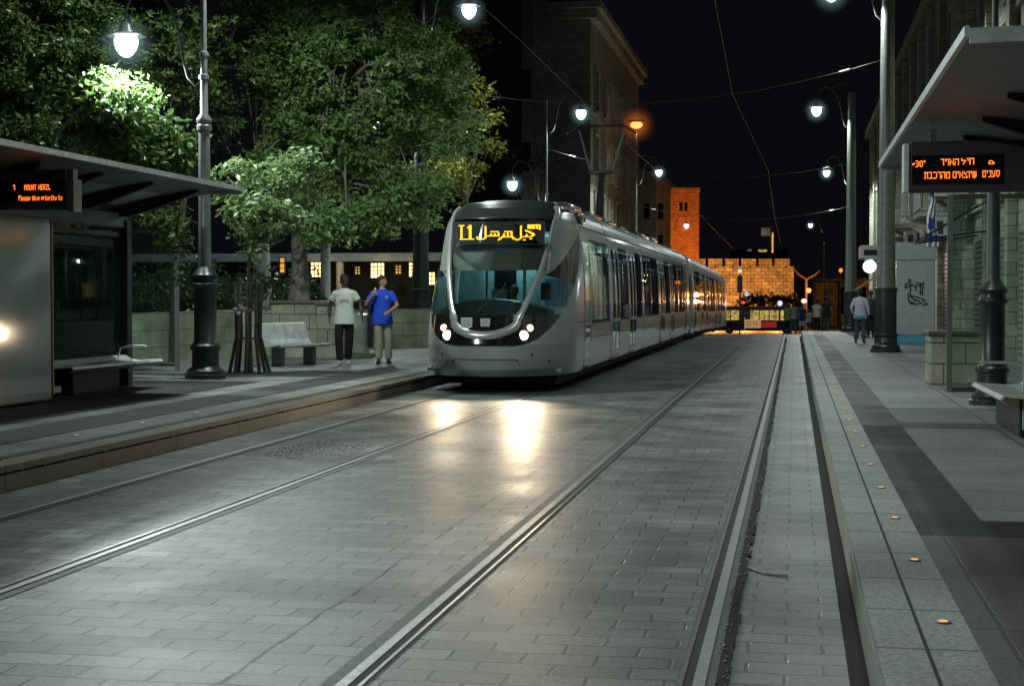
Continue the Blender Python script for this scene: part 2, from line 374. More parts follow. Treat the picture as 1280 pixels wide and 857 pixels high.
def thing(name, label, cat, loc=(0, 0, 0), rz=0, group=None):
    o = bpy.data.objects.new(name, None); o.empty_display_size = .3; col.objects.link(o); o.location = loc; o.rotation_euler = (0, 0, rz)
    o['label'] = label; o['category'] = cat
    if group: o['group'] = group
    return o
def tag(o, label, cat, group=None, kind=None):
    o['label'] = label; o['category'] = cat
    if group: o['group'] = group
    if kind: o['kind'] = kind
    return o
def struct(o): o['kind'] = 'structure'; return o
def copy_tree(o, parent=None):
    c = o.copy(); col.objects.link(c); c.parent = parent
    for ch in list(o.children): copy_tree(ch, c)
    return c
def light(name, loc, power, color, parent=None, size=.12, spot=None, rot=None, blend=.5):
    ld = bpy.data.lights.new(name, 'SPOT' if spot else 'POINT'); ld.energy = power; ld.color = color; ld.shadow_soft_size = size
    if spot: ld.spot_size = R(spot); ld.spot_blend = blend
    o = bpy.data.objects.new(name, ld); col.objects.link(o); o.location = loc
    if rot: o.rotation_euler = rot
    if parent is not None: o.parent = parent
    return o
def aim(d): return Vector(d).to_track_quat('-Z', 'Y').to_euler()

# ------------------------------------------------------------------ dot matrix lettering
G = {
'M': "#...#|##.##|#.#.#|#.#.#|#...#|#...#|#...#", 'O': ".###.|#...#|#...#|#...#|#...#|#...#|.###.", 'U': "#...#|#...#|#...#|#...#|#...#|#...#|.###.",
'N': "#...#|##..#|##..#|#.#.#|#..##|#..##|#...#", 'T': "#####|..#..|..#..|..#..|..#..|..#..|..#..", 'H': "#...#|#...#|#...#|#####|#...#|#...#|#...#",
'E': "#####|#....|#....|####.|#....|#....|#####", 'R': "####.|#...#|#...#|####.|#.#..|#..#.|#...#", 'Z': "#####|....#|...#.|..#..|.#...|#....|#####",
'L': "#....|#....|#....|#....|#....|#....|#####", 'P': "####.|#...#|#...#|####.|#....|#....|#....", 'l': "##.|.#.|.#.|.#.|.#.|.#.|###",
'e': ".....|.....|.###.|#...#|#####|#....|.###.", 'a': ".....|.....|.###.|....#|.####|#...#|.####", 's': ".....|.....|.####|#....|.###.|....#|####.",
'g': ".....|.####|#...#|#...#|.####|....#|.###.", 'i': ".#.|...|##.|.#.|.#.|.#.|###", 'v': ".....|.....|#...#|#...#|#...#|.#.#.|..#..",
'p': ".....|.....|####.|#...#|####.|#....|#....", 'r': ".....|.....|#.##.|##..#|#....|#....|#....", 'o': ".....|.....|.###.|#...#|#...#|#...#|.###.",
't': ".#...|.#...|####.|.#...|.#...|.#..#|..##.", 'y': ".....|.....|#...#|#...#|.####|....#|.###.", ' ': "...|...|...|...|...|...|...",
'3': "###.|...#|...#|.##.|...#|...#|###.", '0': ".##.|#..#|#..#|#..#|#..#|#..#|.##.", '-': "...|...|..#|###|##.|...|...", "'": "##|##|..|..|..|..|..", '1': ".#.|##.|.#.|.#.|.#.|.#.|.#.",
'2': ".###.|#...#|....#|...#.|..#..|.#...|#####",
'^': ".##.|#.#.|..#.|..#.|..#.|..#.|..#.", '~': "......|......|.###..|#...#.|#...##|######|......",
'ח': "#####|#...#|#...#|#...#|#...#|#...#|#...#", 'י': "##|.#|.#|..|..|..|..", 'ל': "#....|#....|#####|....#|...#.|..#..|..#..",
'ה': "#####|....#|....#|#...#|#...#|#...#|#...#", 'א': "#...#|#...#|.#..#|#.##.|#..#.|#...#|#...#", 'ו': "##|.#|.#|.#|.#|.#|.#", 'ר': "####|...#|...#|...#|...#|...#|...#",
'ס': "######|.#...#|.#...#|.#...#|.#...#|.#..#.|..##..", 'ע': "#...#|#...#|#...#|.#..#|..#.#|...##|####.", 'נ': ".###|...#|...#|...#|...#|...#|####",
'ם': "#####|#...#|#...#|#...#|#...#|#...#|#####", 'ש': "#.#.#|#.#.#|#.#.#|#.#.#|#.#.#|#.#.#|####.", 'צ': "#...#|#..#.|.##..|..#..|...#.|....#|#####",
'מ': "#.###|.#..#|#...#|#...#|#...#|#...#|#.###", 'כ': "####.|....#|....#|....#|....#|....#|####.", 'ב': "####.|...#.|...#.|...#.|...#.|...#.|#####", 'ת': "#####|.#..#|.#..#|.#..#|.#..#|.#..#|##..#"}
def dots_text(t):
    s = set(); x = 0
    for ch in t:
        rows = G[ch].split('|'); w = max(len(r) for r in rows)
        for j, r in enumerate(rows):
            for i, c in enumerate(r):
                if c == '#': s.add((x + i, -j))
        x += w + 1
    return s, x - 1
def led(mb, dots, o, rt, up, pitch, fill=.92, pv=None):
    o = Vector(o); rt = Vector(rt).normalized(); up = Vector(up).normalized(); pv = pv or pitch; h = pitch * fill / 2; hv = pv * fill / 2
    for i, j in sorted(dots):
        c = o + rt * i * pitch + up * j * pv
        mb.add([c - rt * h - up * hv, c + rt * h - up * hv, c + rt * h + up * hv, c - rt * h + up * hv], [(0, 1, 2, 3)])
def raster(strokes, thick=0):
    s = set()
    for st in strokes:
        for a, b in zip(st, st[1:]):
            n = int(max(abs(b[0] - a[0]), abs(b[1] - a[1]))) * 2 + 1
            for k in range(n + 1):
                t = k / n; x = round(a[0] + (b[0] - a[0]) * t); y = round(a[1] + (b[1] - a[1]) * t)
                s.add((x, -y))
                if thick: s.add((x + 1, -y))
    return s

#PART2
# ------------------------------------------------------------------ ground, road, platforms
YL = [-8, 10, 30, 50, 72, 76, 80, 90, 105, 125, 150, 200, 260, 1500]
def strip(mb, x0, x1, z, y0, y1):
    ys = [y0] + [y for y in YL if y0 < y < y1] + [y1]
    for a, b in zip(ys, ys[1:]):
        mb.add([(x0, a, g(a) + z), (x1, a, g(a) + z), (x1, b, g(b) + z), (x0, b, g(b) + z)], [(0, 1, 2, 3)])
    return mb
struct(strip(MB(), -500, 500, -.03, -8, 1500).build('ground', 'asphalt'))
KL, KR, PZ = -6.6, .34, .22
YEND = 68.5
struct(strip(MB(), KL - .02, KR + .02, 0, -8, 84).build('road', 'road_paving'))
struct(strip(MB(), -60, 60, -.015, 84.02, 240).build('cross_road', 'asphalt'))

def rail(xc, inner):
    """grooved rail: head, groove on the gauge side, guard lip, mastic each side"""
    s = inner
    a = strip(MB(), xc - .10, xc + .10, .004, -8, 84); r = thingless = a.build('rail_joint', 'mastic'); struct(r)
    h = MB(); strip(h, xc - .026, xc + .026, .010, -8, 84); o = h.build('rail', 'rail_steel'); struct(o)
    x0, x1 = sorted((xc + s * .026, xc + s * .068)); strip(q := MB(), x0, x1, .007, -8, 84); o2 = q.build('rail_groove', 'groove'); struct(o2)
    x0, x1 = sorted((xc + s * .068, xc + s * .086)); strip(q := MB(), x0, x1, .010, -8, 84); o3 = q.build('rail_lip', 'rail_worn'); struct(o3)
TL, TR = -5.1, -1.135
for xc, i in ((TL - .745, 1), (TL + .745, -1), (TR - .745, 1), (TR + .745, -1)): rail(xc, i)
# open dark gutter with litter along the outermost rail
random.seed(3)
gx = TR + .745
mb = MB(); y = -2
while y < 66:
    d = random.uniform(.12, .35); w0 = random.uniform(.012, .04)
    mb.add([(gx + .07, y, .014), (gx + .07 + w0 + .03, y, .014), (gx + .07 + w0 + .03 + random.uniform(-.012, .012), y + d, .014), (gx + .07, y + d, .014)], [(0, 1, 2, 3)]); y += d
struct(mb.build('rail_gutter', 'gutter'))
mb = MB()
for k in range(260):
    y = random.uniform(4.5, 30) if k < 160 else random.uniform(5, 14); x = gx + random.uniform(.055, .13); r = random.uniform(.002, .009)
    mb.ell((x, y, .016 + r * .3), (r, r * 1.5, r * .7), 6, 4)
tag(mb.build('gutter_litter', 'debris'), 'wet grit and broken litter lying in the dark gutter beside the right rail', 'litter', kind='stuff')
# small crack line running off the gutter
mb = MB(); pts = [(gx + .12, 9.62), (gx + .2, 9.5), (gx + .26, 9.42), (gx + .36, 9.38)]
for a, b in zip(pts, pts[1:]): mb.bar((*a, .009), (*b, .009), .022, .01)
struct(mb.build('road_repair', 'debris'))
# long seam between the tracks
mb = MB(); y = 2; x = -2.42
while y < 60:
    x2 = -2.42 + random.uniform(-.022, .022); mb.add([(x - .0025, y, .005), (x + .0025, y, .005), (x2 + .0025, y + .33, .005), (x2 - .0025, y + .33, .005)], [(0, 1, 2, 3)]); x = x2; y += .35
struct(mb.build('road_seam', 'mastic'))
# rough patch in the paving by the left track
c = P(400, 561); bm_ = MB()
for k in range(380):
    a = random.uniform(0, 6.28); q = random.random() ** .5; px_, py_ = c.x + math.cos(a) * q * .5, c.y + math.sin(a) * q * 1.1; r = random.uniform(.003, .008)
    bm_.ell((px_, py_, .004), (r, r, r * .6), 6, 4)
tag(bm_.build('gravel_patch', 'sand'), 'patch of loose gravel in the paving between the left rails', 'gravel', kind='stuff')

def kerb_box(mb, x0, x1, y0, y1, z0, z1):
    ys = [y0] + [y for y in YL if y0 < y < y1] + [y1]
    for a, b in zip(ys, ys[1:]):
        mb.add([(x0,a,z0+g(a)),(x1,a,z0+g(a)),(x1,b,z0+g(b)),(x0,b,z0+g(b)),(x0,a,z1+g(a)),(x1,a,z1+g(a)),(x1,b,z1+g(b)),(x0,b,z1+g(b))],
               [(0,3,2,1),(4,5,6,7),(0,1,5,4),(1,2,6,5),(2,3,7,6),(3,0,4,7)])
    return mb
# left platform: base slab, kerb with a slotted steel edge, paving bands
struct(kerb_box(MB(), -60, KL - .30, -8, 76, -.2, PZ - .004).build('platform_left', 'platform_paving'))
struct(kerb_box(MB(), KL - .298, KL - .002, -8, 76, -.2, .142).build('kerb_left', 'kerb_stone'))
struct(kerb_box(MB(), KL - .298, KL + .0, -8, 76, .172, PZ).build('kerb_edge_left', 'kerb_stone'))
struct(kerb_box(MB(), KL - .29, KL - .035, -8, 76, .143, .171).build('kerb_slot_left', 'groove'))
mb = MB(); y = 3.0
while y < 46: mb.box(KL - .034, KL - .012, y, y + .03, .144, .165); y += .42
struct(mb.build('kerb_brackets_left', 'rail_worn'))
mb = MB(); kerb_box(mb, KL - .297, KL + .012, -8, 76, .166, .174); struct(mb.build('kerb_trim_left', 'rail_worn'))
struct(strip(MB(), -7.05, -6.92, PZ + .003, -8, 60).build('paving_line_left', 'mid_slab'))
struct(strip(MB(), -8.35, -7.6, PZ + .003, -8, 70).build('paving_band_left', 'mid_slab'))
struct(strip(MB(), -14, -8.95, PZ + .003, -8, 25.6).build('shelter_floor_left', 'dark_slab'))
# right platform
struct(kerb_box(MB(), KR + .001, 40, -8, YEND, -.2, PZ - .004).build('platform_right', 'platform_paving'))
struct(strip(MB(), KR + .002, .535, PZ, -8, YEND).build('kerb_slab_right', 'pale_slab'))
struct(strip(MB(), .535, .55, PZ + .001, -8, YEND).build('groove_line_right', 'groove'))
struct(strip(MB(), .55, .755, PZ, -8, YEND).build('edge_slab_right', 'pale_slab'))
struct(strip(MB(), .755, 1.19, PZ + .001, 18.0, YEND).build('paving_band_right', 'mid_slab'))
struct(strip(MB(), .755, 1.19, PZ + .001, 10.4, 18.0).build('dark_band_right', 'dark_slab'))
struct(strip(MB(), .755, 12, PZ + .001, 9.7, 10.4).build('dark_cross_band', 'dark_slab'))
struct(strip(MB(), 1.19, 12, PZ + .001, 17.8, 18.5).build('far_cross_band', 'mid_slab'))
struct(strip(MB(), .755, 12, PZ + .001, -8, 9.7).build('brown_floor_right', 'brown_slab'))
struct(strip(MB(), KR - .095, KR, .006, -8, YEND).build('kerb_strip_right', 'gutter'))  # plain dark strip on the road along the kerb foot
struct(kerb_box(MB(), KR - .012, KR, -8, YEND, .0, .2).build('kerb_face_right', 'kerb_pale'))
# pavement beyond the platforms
struct(kerb_box(MB(), KR + .3, 40, YEND + .02, 84, -.2, .12).build('pavement_right', 'mid_slab'))
struct(kerb_box(MB(), -60, KL - 1.5, 76.02, 84, -.2, .1).build('pavement_left', 'mid_slab'))

# recessed lights in the platform edge
def stud():
    t = thing('ground_light', 'x', 'ground light', (0, 0, 0), 0, 'small amber lights sunk in the platform edge')
    MB().lathe([(.034, 0), (.034, .003), (.028, .005)], n=16).build('rim', 'rail_steel', t)
    MB().lathe([(.020, .005), (.020, .007), (.012, .008)], n=14).build('lens', 'stud_orange', t)
    return t
s0 = stud(); first = True
ordn = ['nearest', 'second', 'third', 'fourth', 'fifth', 'sixth', 'seventh', 'eighth', 'ninth', 'tenth', 'eleventh', 'twelfth', 'thirteenth', 'fourteenth']
for side, x, y0, n in (('right', .655, 7.1, 14), ('left', -7.33, 15.2, 9)):
    for k in range(n):
        o = s0 if first else copy_tree(s0); first = False
        o.location = (x, y0 + 1.66 * k, PZ + .003)
        o['label'] = '%s amber light sunk in the %s platform edge, counted from the front' % (ordn[k], side)

# ------------------------------------------------------------------ lamp posts
def lamp_head(t, z, side, power, slim=True, haslight=True, L=1.45, tilt=0):
    """curved bracket on a pole at height z of the lamp; side = +1 towards +x"""
    sg = side
    arm = MB()
    pts = [(.05, -.80), (.16, -.86), (.30, -.72), (.40, -.35), (.46, .05), (.58, .45), (.80, .78), (1.08, .92), (1.32, .80), (1.44, .52), (L, .36)]
    arm.tube([(sg * a, 0, z + b) for a, b in pts], [.02, .025, .028, .028, .026, .026, .026, .026, .024, .022, .02], 8)
    arm.tube([(sg * .10, 0, z + .98), (sg * .4, 0, z + 1.02), (sg * .8, 0, z + .88)], .014, 6)
    sp = [(sg * (.55 + .13 * math.cos(a) * (1 - a / 9)), 0, z + .32 + .13 * math.sin(a) * (1 - a / 9)) for a in [i * .5 for i in range(15)]]
    arm.tube(sp, .014, 6)
    a = arm.build('bracket', 'pole_grey', t, True)
    MB().lathe([(.03, .36), (.05, .30), (.10, .24), (.13, .16), (.15, .10), (.34, .05), (.35, .035), (.14, .045)], (sg * L, 0, z), 24).build('lamp_hood', 'pole_grey', t, True)
    MB().lathe([(.17, .04), (.21, -.02), (.205, -.11), (.17, -.21), (.11, -.29), (.05, -.33)], (sg * L, 0, z), 20).build('lamp_globe', 'lamp_white', t, True)
    hz = MB().ell((0, 0, 0), (1, 1, 1), 20, 12).build('lamp_halo', 'halo_white', t, True); hz.location = (sg * L, 0, z - .1); hz.scale = (.62, .62, .62)  # glowing ball added as the bloom around the lamp
    if haslight: light('lamp_light', (sg * L, 0, z - .42), power, (.88, 1, .95), t, .09, spot=172, rot=(0, 0, 0), blend=.22)

def slim_pole(t, H, m='pole_grey'):
    MB().lathe([(.36, 0), (.36, .07), (.32, .09), (.33, .14), (.28, .18), (.24, .22), (.235, .5), (.27, .52), (.27, .58), (.24, .60), (.20, .66), (.195, 1.58), (.205, 1.60), (.245, 1.64), (.245, 1.67), (.205, 1.70), (.20, 1.76), (.225, 1.79), (.235, 1.83), (.20, 1.87), (.13, 1.97)], n=28).build('pole_base', 'iron', t, True)
    MB().lathe([(.112, 1.95), (.098, 4.35), (.13, 4.37), (.135, 4.45), (.11, 4.48), (.135, 4.52), (.135, 4.58), (.07, 4.66), (.062, 5.25), (.09, 5.27), (.09, 5.34), (.062, 5.36), (.060, 5.66), (.085, 5.68), (.085, 5.74), (.052, 5.76), (.045, H), (.06, H + .02), (.03, H + .16)], n=20).build('pole_shaft', m, t, True)
def thick_pole(t, H, m='pole_thick_grey'):
    MB().lathe([(.40, 0), (.40, .08), (.36, .10), (.37, .16), (.33, .20), (.30, .25), (.29, .40), (.33, .43), (.33, .47), (.28, .50), (.275, 1.60), (.30, 1.62), (.30, 1.68), (.27, 1.70)], n=28).build('pole_base', 'iron', t, True)
    MB().lathe([(.245, 1.68), (.20, 4.8), (.165, H), (.10, H + .06)], n=22).build('pole_shaft', m, t, True)

PW = 820
def lamp_post(px, py, F, kind, H, up, low, label, foot=True, upw=PW, loww=600, zoff=0, upside=None):
    if foot: c = P(px, py, PZ)
    else: c = PF(px, 400, F); c.z = g(c.y) + PZ
    t = thing('street_lamp' if kind == 'slim' else 'catenary_pole', label, 'lamp post', (c.x, c.y, c.z), 0, 'tall lamp posts along the tram street')
    slim_pole(t, H, 'pole_mid' if px == 1240 else 'pole_grey') if kind == 'slim' else thick_pole(t, H, 'iron' if c.x < -3 else 'pole_thick_grey')
    sd = 1 if c.x < -3 else -1
    for z in up: lamp_head(t, z - c.z, sd, upw)
    for z in low: lamp_head(t, z - c.z, -sd, loww)
    return t
lp1 = lamp_post(257, 473, 0, 'slim', 10.3, [9.6], [6.25], 'ornate lamp post beside the left tram shelter with its lit lamp among the leaves', loww=1250, upw=1900)
lp2 = lamp_post(526, 433, 0, 'thick', 10.6, [10.05], [6.85], 'thick dark pole between the man in blue and the tram', upw=950)
lp3 = lamp_post(683, 400, 65.5, 'slim', 9.6, [9.35], [6.45], 'slim lamp post rising behind the first tram car before the dark building', foot=False)
lp4 = lamp_post(795, 400, 101, 'slim', 9.9, [9.75], [], 'slim lamp post under the orange floodlight at the end of the stone building', foot=False)
lp5 = lamp_post(838, 400, 146, 'slim', 8.2, [8.4], [], 'distant lamp post in front of the orange lit tower', foot=False, upw=400)
rp1 = lamp_post(1107, 440, 0, 'thick', 10.6, [9.75], [], 'thick lamp post in front of the graffiti covered kiosk')
rp2 = lamp_post(1063, 414.5, 0, 'thick', 10.0, [9.6], [], 'thick pole with orange lit edge left of the man in the pale shirt')
rp3 = lamp_post(1062, 400, 97, 'slim', 9.6, [9.45], [], 'slim lamp post hidden behind the thick pole with orange edge', foot=False, upw=3200)
rp4 = lamp_post(1030, 400, 165, 'slim', 9.4, [9.35], [], 'farthest grey lamp post above the crowd at the street end', foot=False, upw=500)
rp0 = lamp_post(1240, 505, 0, 'slim', 12.2, [11.3], [], 'dark lamp post standing behind the right shelter glass beside the bench', upw=600)
rp0.scale = (.84, .84, .84)
# the next pair of posts, just outside the frame, whose lamps light the near paving
for x, y, lab in ((-10.2, 8.5, 'lamp post on the left platform just outside the view'), (3.1, 3.5, 'lamp post on the right platform just outside the view')):
    t = thing('street_lamp', lab, 'lamp post', (x, y, PZ), 0, 'tall lamp posts along the tram street'); slim_pole(t, 10.3); lamp_head(t, 9.4, 1 if x < 0 else -1, 300 if x < 0 else 230)
    if x < 0: lamp_head(t, 6.3, -1, 3300)

# orange floodlight mast
c = PF(795, 400, 108); c.z = g(c.y)
t = thing('floodlight_mast', 'tall mast carrying an orange sodium floodlight beside the stone building', 'floodlight', tuple(c))
zt = PF(798, 157, 108).z - c.z
MB().tube([(0, 0, 0), (0, 0, zt - .3)], [.12, .06], 10).build('mast', 'pole_grey', t, True)
MB().bbox(-.55, .55, -.25, .25, zt + .18, zt + .34, .05).build('lamp_hood', 'dark_metal', t)
MB().ell((0, 0, zt), (.42, .28, .26)).build('lamp_globe', 'lamp_sodium', t, True)
hz = MB().ell((0, 0, 0), (1, 1, 1), 20, 12).build('lamp_halo', 'halo_orange', t, True); hz.location = (0, 0, zt); hz.scale = (1.5, 1.5, 1.5)  # wider orange glow ball, bloom of the flood lamp
light('flood_light', (0, -.1, zt - .45), 120, (1, .42, .12), t, .2, spot=120)
#PART3
# ------------------------------------------------------------------ overhead wires
def wire(name, pts, r, label, m='pole_grey', sag=0, group=None):
    P2 = []
    for a, b in zip(pts, pts[1:]):
        a = Vector(a); b = Vector(b)
        for k in range(8):
            u = k / 8; q = a.lerp(b, u); q.z -= sag * 4 * u * (1 - u); P2.append(q)
    P2.append(Vector(pts[-1])); o = MB().tube(P2, r, 6).build(name, m, None, True); return tag(o, label, 'wire', group)
wire('contact_wire', [(-1.0, 8, 7.0), (-1.3, 20, 7.0), (-1.6, 41.5, 6.95), (-1.07, 66.5, 6.95), (-1.2, 98, 6.7), (-1.1, 150, 6.2)], .007, 'overhead contact wire running high above the right hand track', 'dark_metal')
wire('contact_wire', [(-5.2, 8, 6.4), (-5.0, 29, 6.4), (-5.05, 46, 6.35), (-5.0, 66.5, 6.35), (-5.1, 98, 6.1), (-5.0, 150, 5.6)], .007, 'overhead contact wire running above the tram roof', 'dark_metal')
def span(a, b, label):
    t = thing('span_wire', label, 'wire', a, 0, 'span wires stretched across the street between poles')
    L_ = Vector(b) - Vector(a)
    pts = []
    for k in range(13):
        u = k / 12; q = L_ * u; q = Vector(q); q.z -= 1.1 * 4 * u * (1 - u) * .8; pts.append(q)
    MB().tube(pts, .0065, 6).build('cable', 'iron', t, True)
    mb = MB()
    for k in (1, 11):
        mb.tube([pts[k] - (pts[k + 1] - pts[k]) * .12, pts[k] + (pts[k + 1] - pts[k]) * .12], .035, 8)
    mb.build('insulator', 'pale_metal', t, True)
def top(o, z): return (o.location.x, o.location.y, z)
span(top(lp2, 7.9), top(rp1, 7.9), 'span wire from the thick dark left pole to the pole before the kiosk')
span(top(lp3, 7.85), top(rp2, 7.3), 'span wire from the slim pole behind the tram to the orange edged right pole')
span(top(lp4, 7.6), top(rp3, 7.3), 'farther span wire reaching the hidden slim pole on the right')
# droppers between span wire and contact wires are short hangers
# ------------------------------------------------------------------ tram
TX = -5.17
def hw(z):                                           # half width of the body at height z
    pts = [(.30, 1.27), (.45, 1.31), (.9, 1.325), (1.6, 1.325), (2.3, 1.30), (2.9, 1.235), (3.05, 1.19), (3.2, 1.12), (3.32, 1.0), (3.41, .82), (3.46, .5), (3.48, .0)]
    for (a, b), (c2, d) in zip(pts, pts[1:]):
        if z <= c2: return b + (d - b) * (z - a) / (c2 - a) if z > a else pts[0][1]
    return 0
def setback(z):                                      # nose profile on the centre line
    pts = [(.30, .30), (.42, .14), (.60, .05), (.85, .0), (1.05, .03), (1.35, .16), (2.0, .60), (2.6, 1.05), (3.08, 1.42), (3.25, 1.68), (3.38, 2.1), (3.46, 2.7), (3.48, 3.0)]
    for (a, b), (c2, d) in zip(pts, pts[1:]):
        if z <= c2:
            if z <= a: return pts[0][1]
            u = (z - a) / (c2 - a); return b + (d - b) * u
    return 3.0
FD = 3.1                                             # depth of the cab shell
def cab_ring(z, n=150):
    """points from the left rear over the nose to the right rear with arc length from the centre"""
    w = max(hw(z), .001); s0 = setback(z); d = min(2.1, FD - s0 - .02) if z < 3.3 else max(.02, (FD - s0) * .9); e = 2.25
    half = []
    K = 60
    for i in range(K + 1):
        t = math.pi / 2 * i / K; half.append((w * math.sin(t) ** (2 / e) if i else 0, s0 + d * (1 - max(math.cos(t), 0) ** (2 / e))))
    half.append((w, FD))
    arc = [0]
    for a, b in zip(half, half[1:]): arc.append(arc[-1] + math.hypot(b[0] - a[0], b[1] - a[1]))
    tot = arc[-1]; out = []
    for k in range(n + 1):
        s = tot * k / n; j = 0
        while j < len(arc) - 2 and arc[j + 1] < s: j += 1
        u = (s - arc[j]) / max(1e-9, arc[j + 1] - arc[j]); out.append((half[j][0] + (half[j + 1][0] - half[j][0]) * u, half[j][1] + (half[j + 1][1] - half[j][1]) * u, s))
    return out
def interp(t, x):
    if x <= t[0][0]: return t[0][1]
    for (a, b), (c2, d) in zip(t, t[1:]):
        if x <= c2: return b + (d - b) * (x - a) / (c2 - a)
    return t[-1][1]
ARM = [(1.0, .0), (1.02, .20), (1.08, .37), (1.18, .49), (1.35, .585), (1.7, .71), (2.1, .82), (2.6, .90), (3.08, .95)]
def arm_x(z): return interp(ARM, z)
LEAF_R = [(.80, .0), (.83, .55), (.87, .80), (.97, 1.05), (1.2, 1.42), (1.5, 1.85), (1.9, 2.20), (2.3, 2.42), (2.7, 2.46), (2.86, 2.40)]   # arc length of the outer mask edge
LEAF_T = [(1.0, 2.02), (1.3, 2.16), (1.6, 2.38), (2.0, 2.66), (2.3, 2.82), (2.46, 2.86)]                                                   # top edge height by arc length
def classify(x, y, s, z):
    ax = arm_x(z)
    if x < ax and z > 1.36 and z < 3.06: return 'windshield'
    if z >= 3.06: return 'roof_dome' if x < 1.02 or z > 3.22 else 'shell'
    if z < .83: return 'shell'
    if x <= ax: return 'mask'
    if s < interp(LEAF_R, z):
        if z < 1.36: return 'mask'
        if z > 2.05 - .15 * (s - 1): return 'mask' if (s >= 1.0 and z < interp(LEAF_T, s)) or (s < 1.0 and z < 2.02) else 'shell'
        if s < 1.0: return 'side_window' if z < 2.02 else 'shell'
        return 'side_window' if z < interp(LEAF_T, s) else 'shell'
    return 'shell'

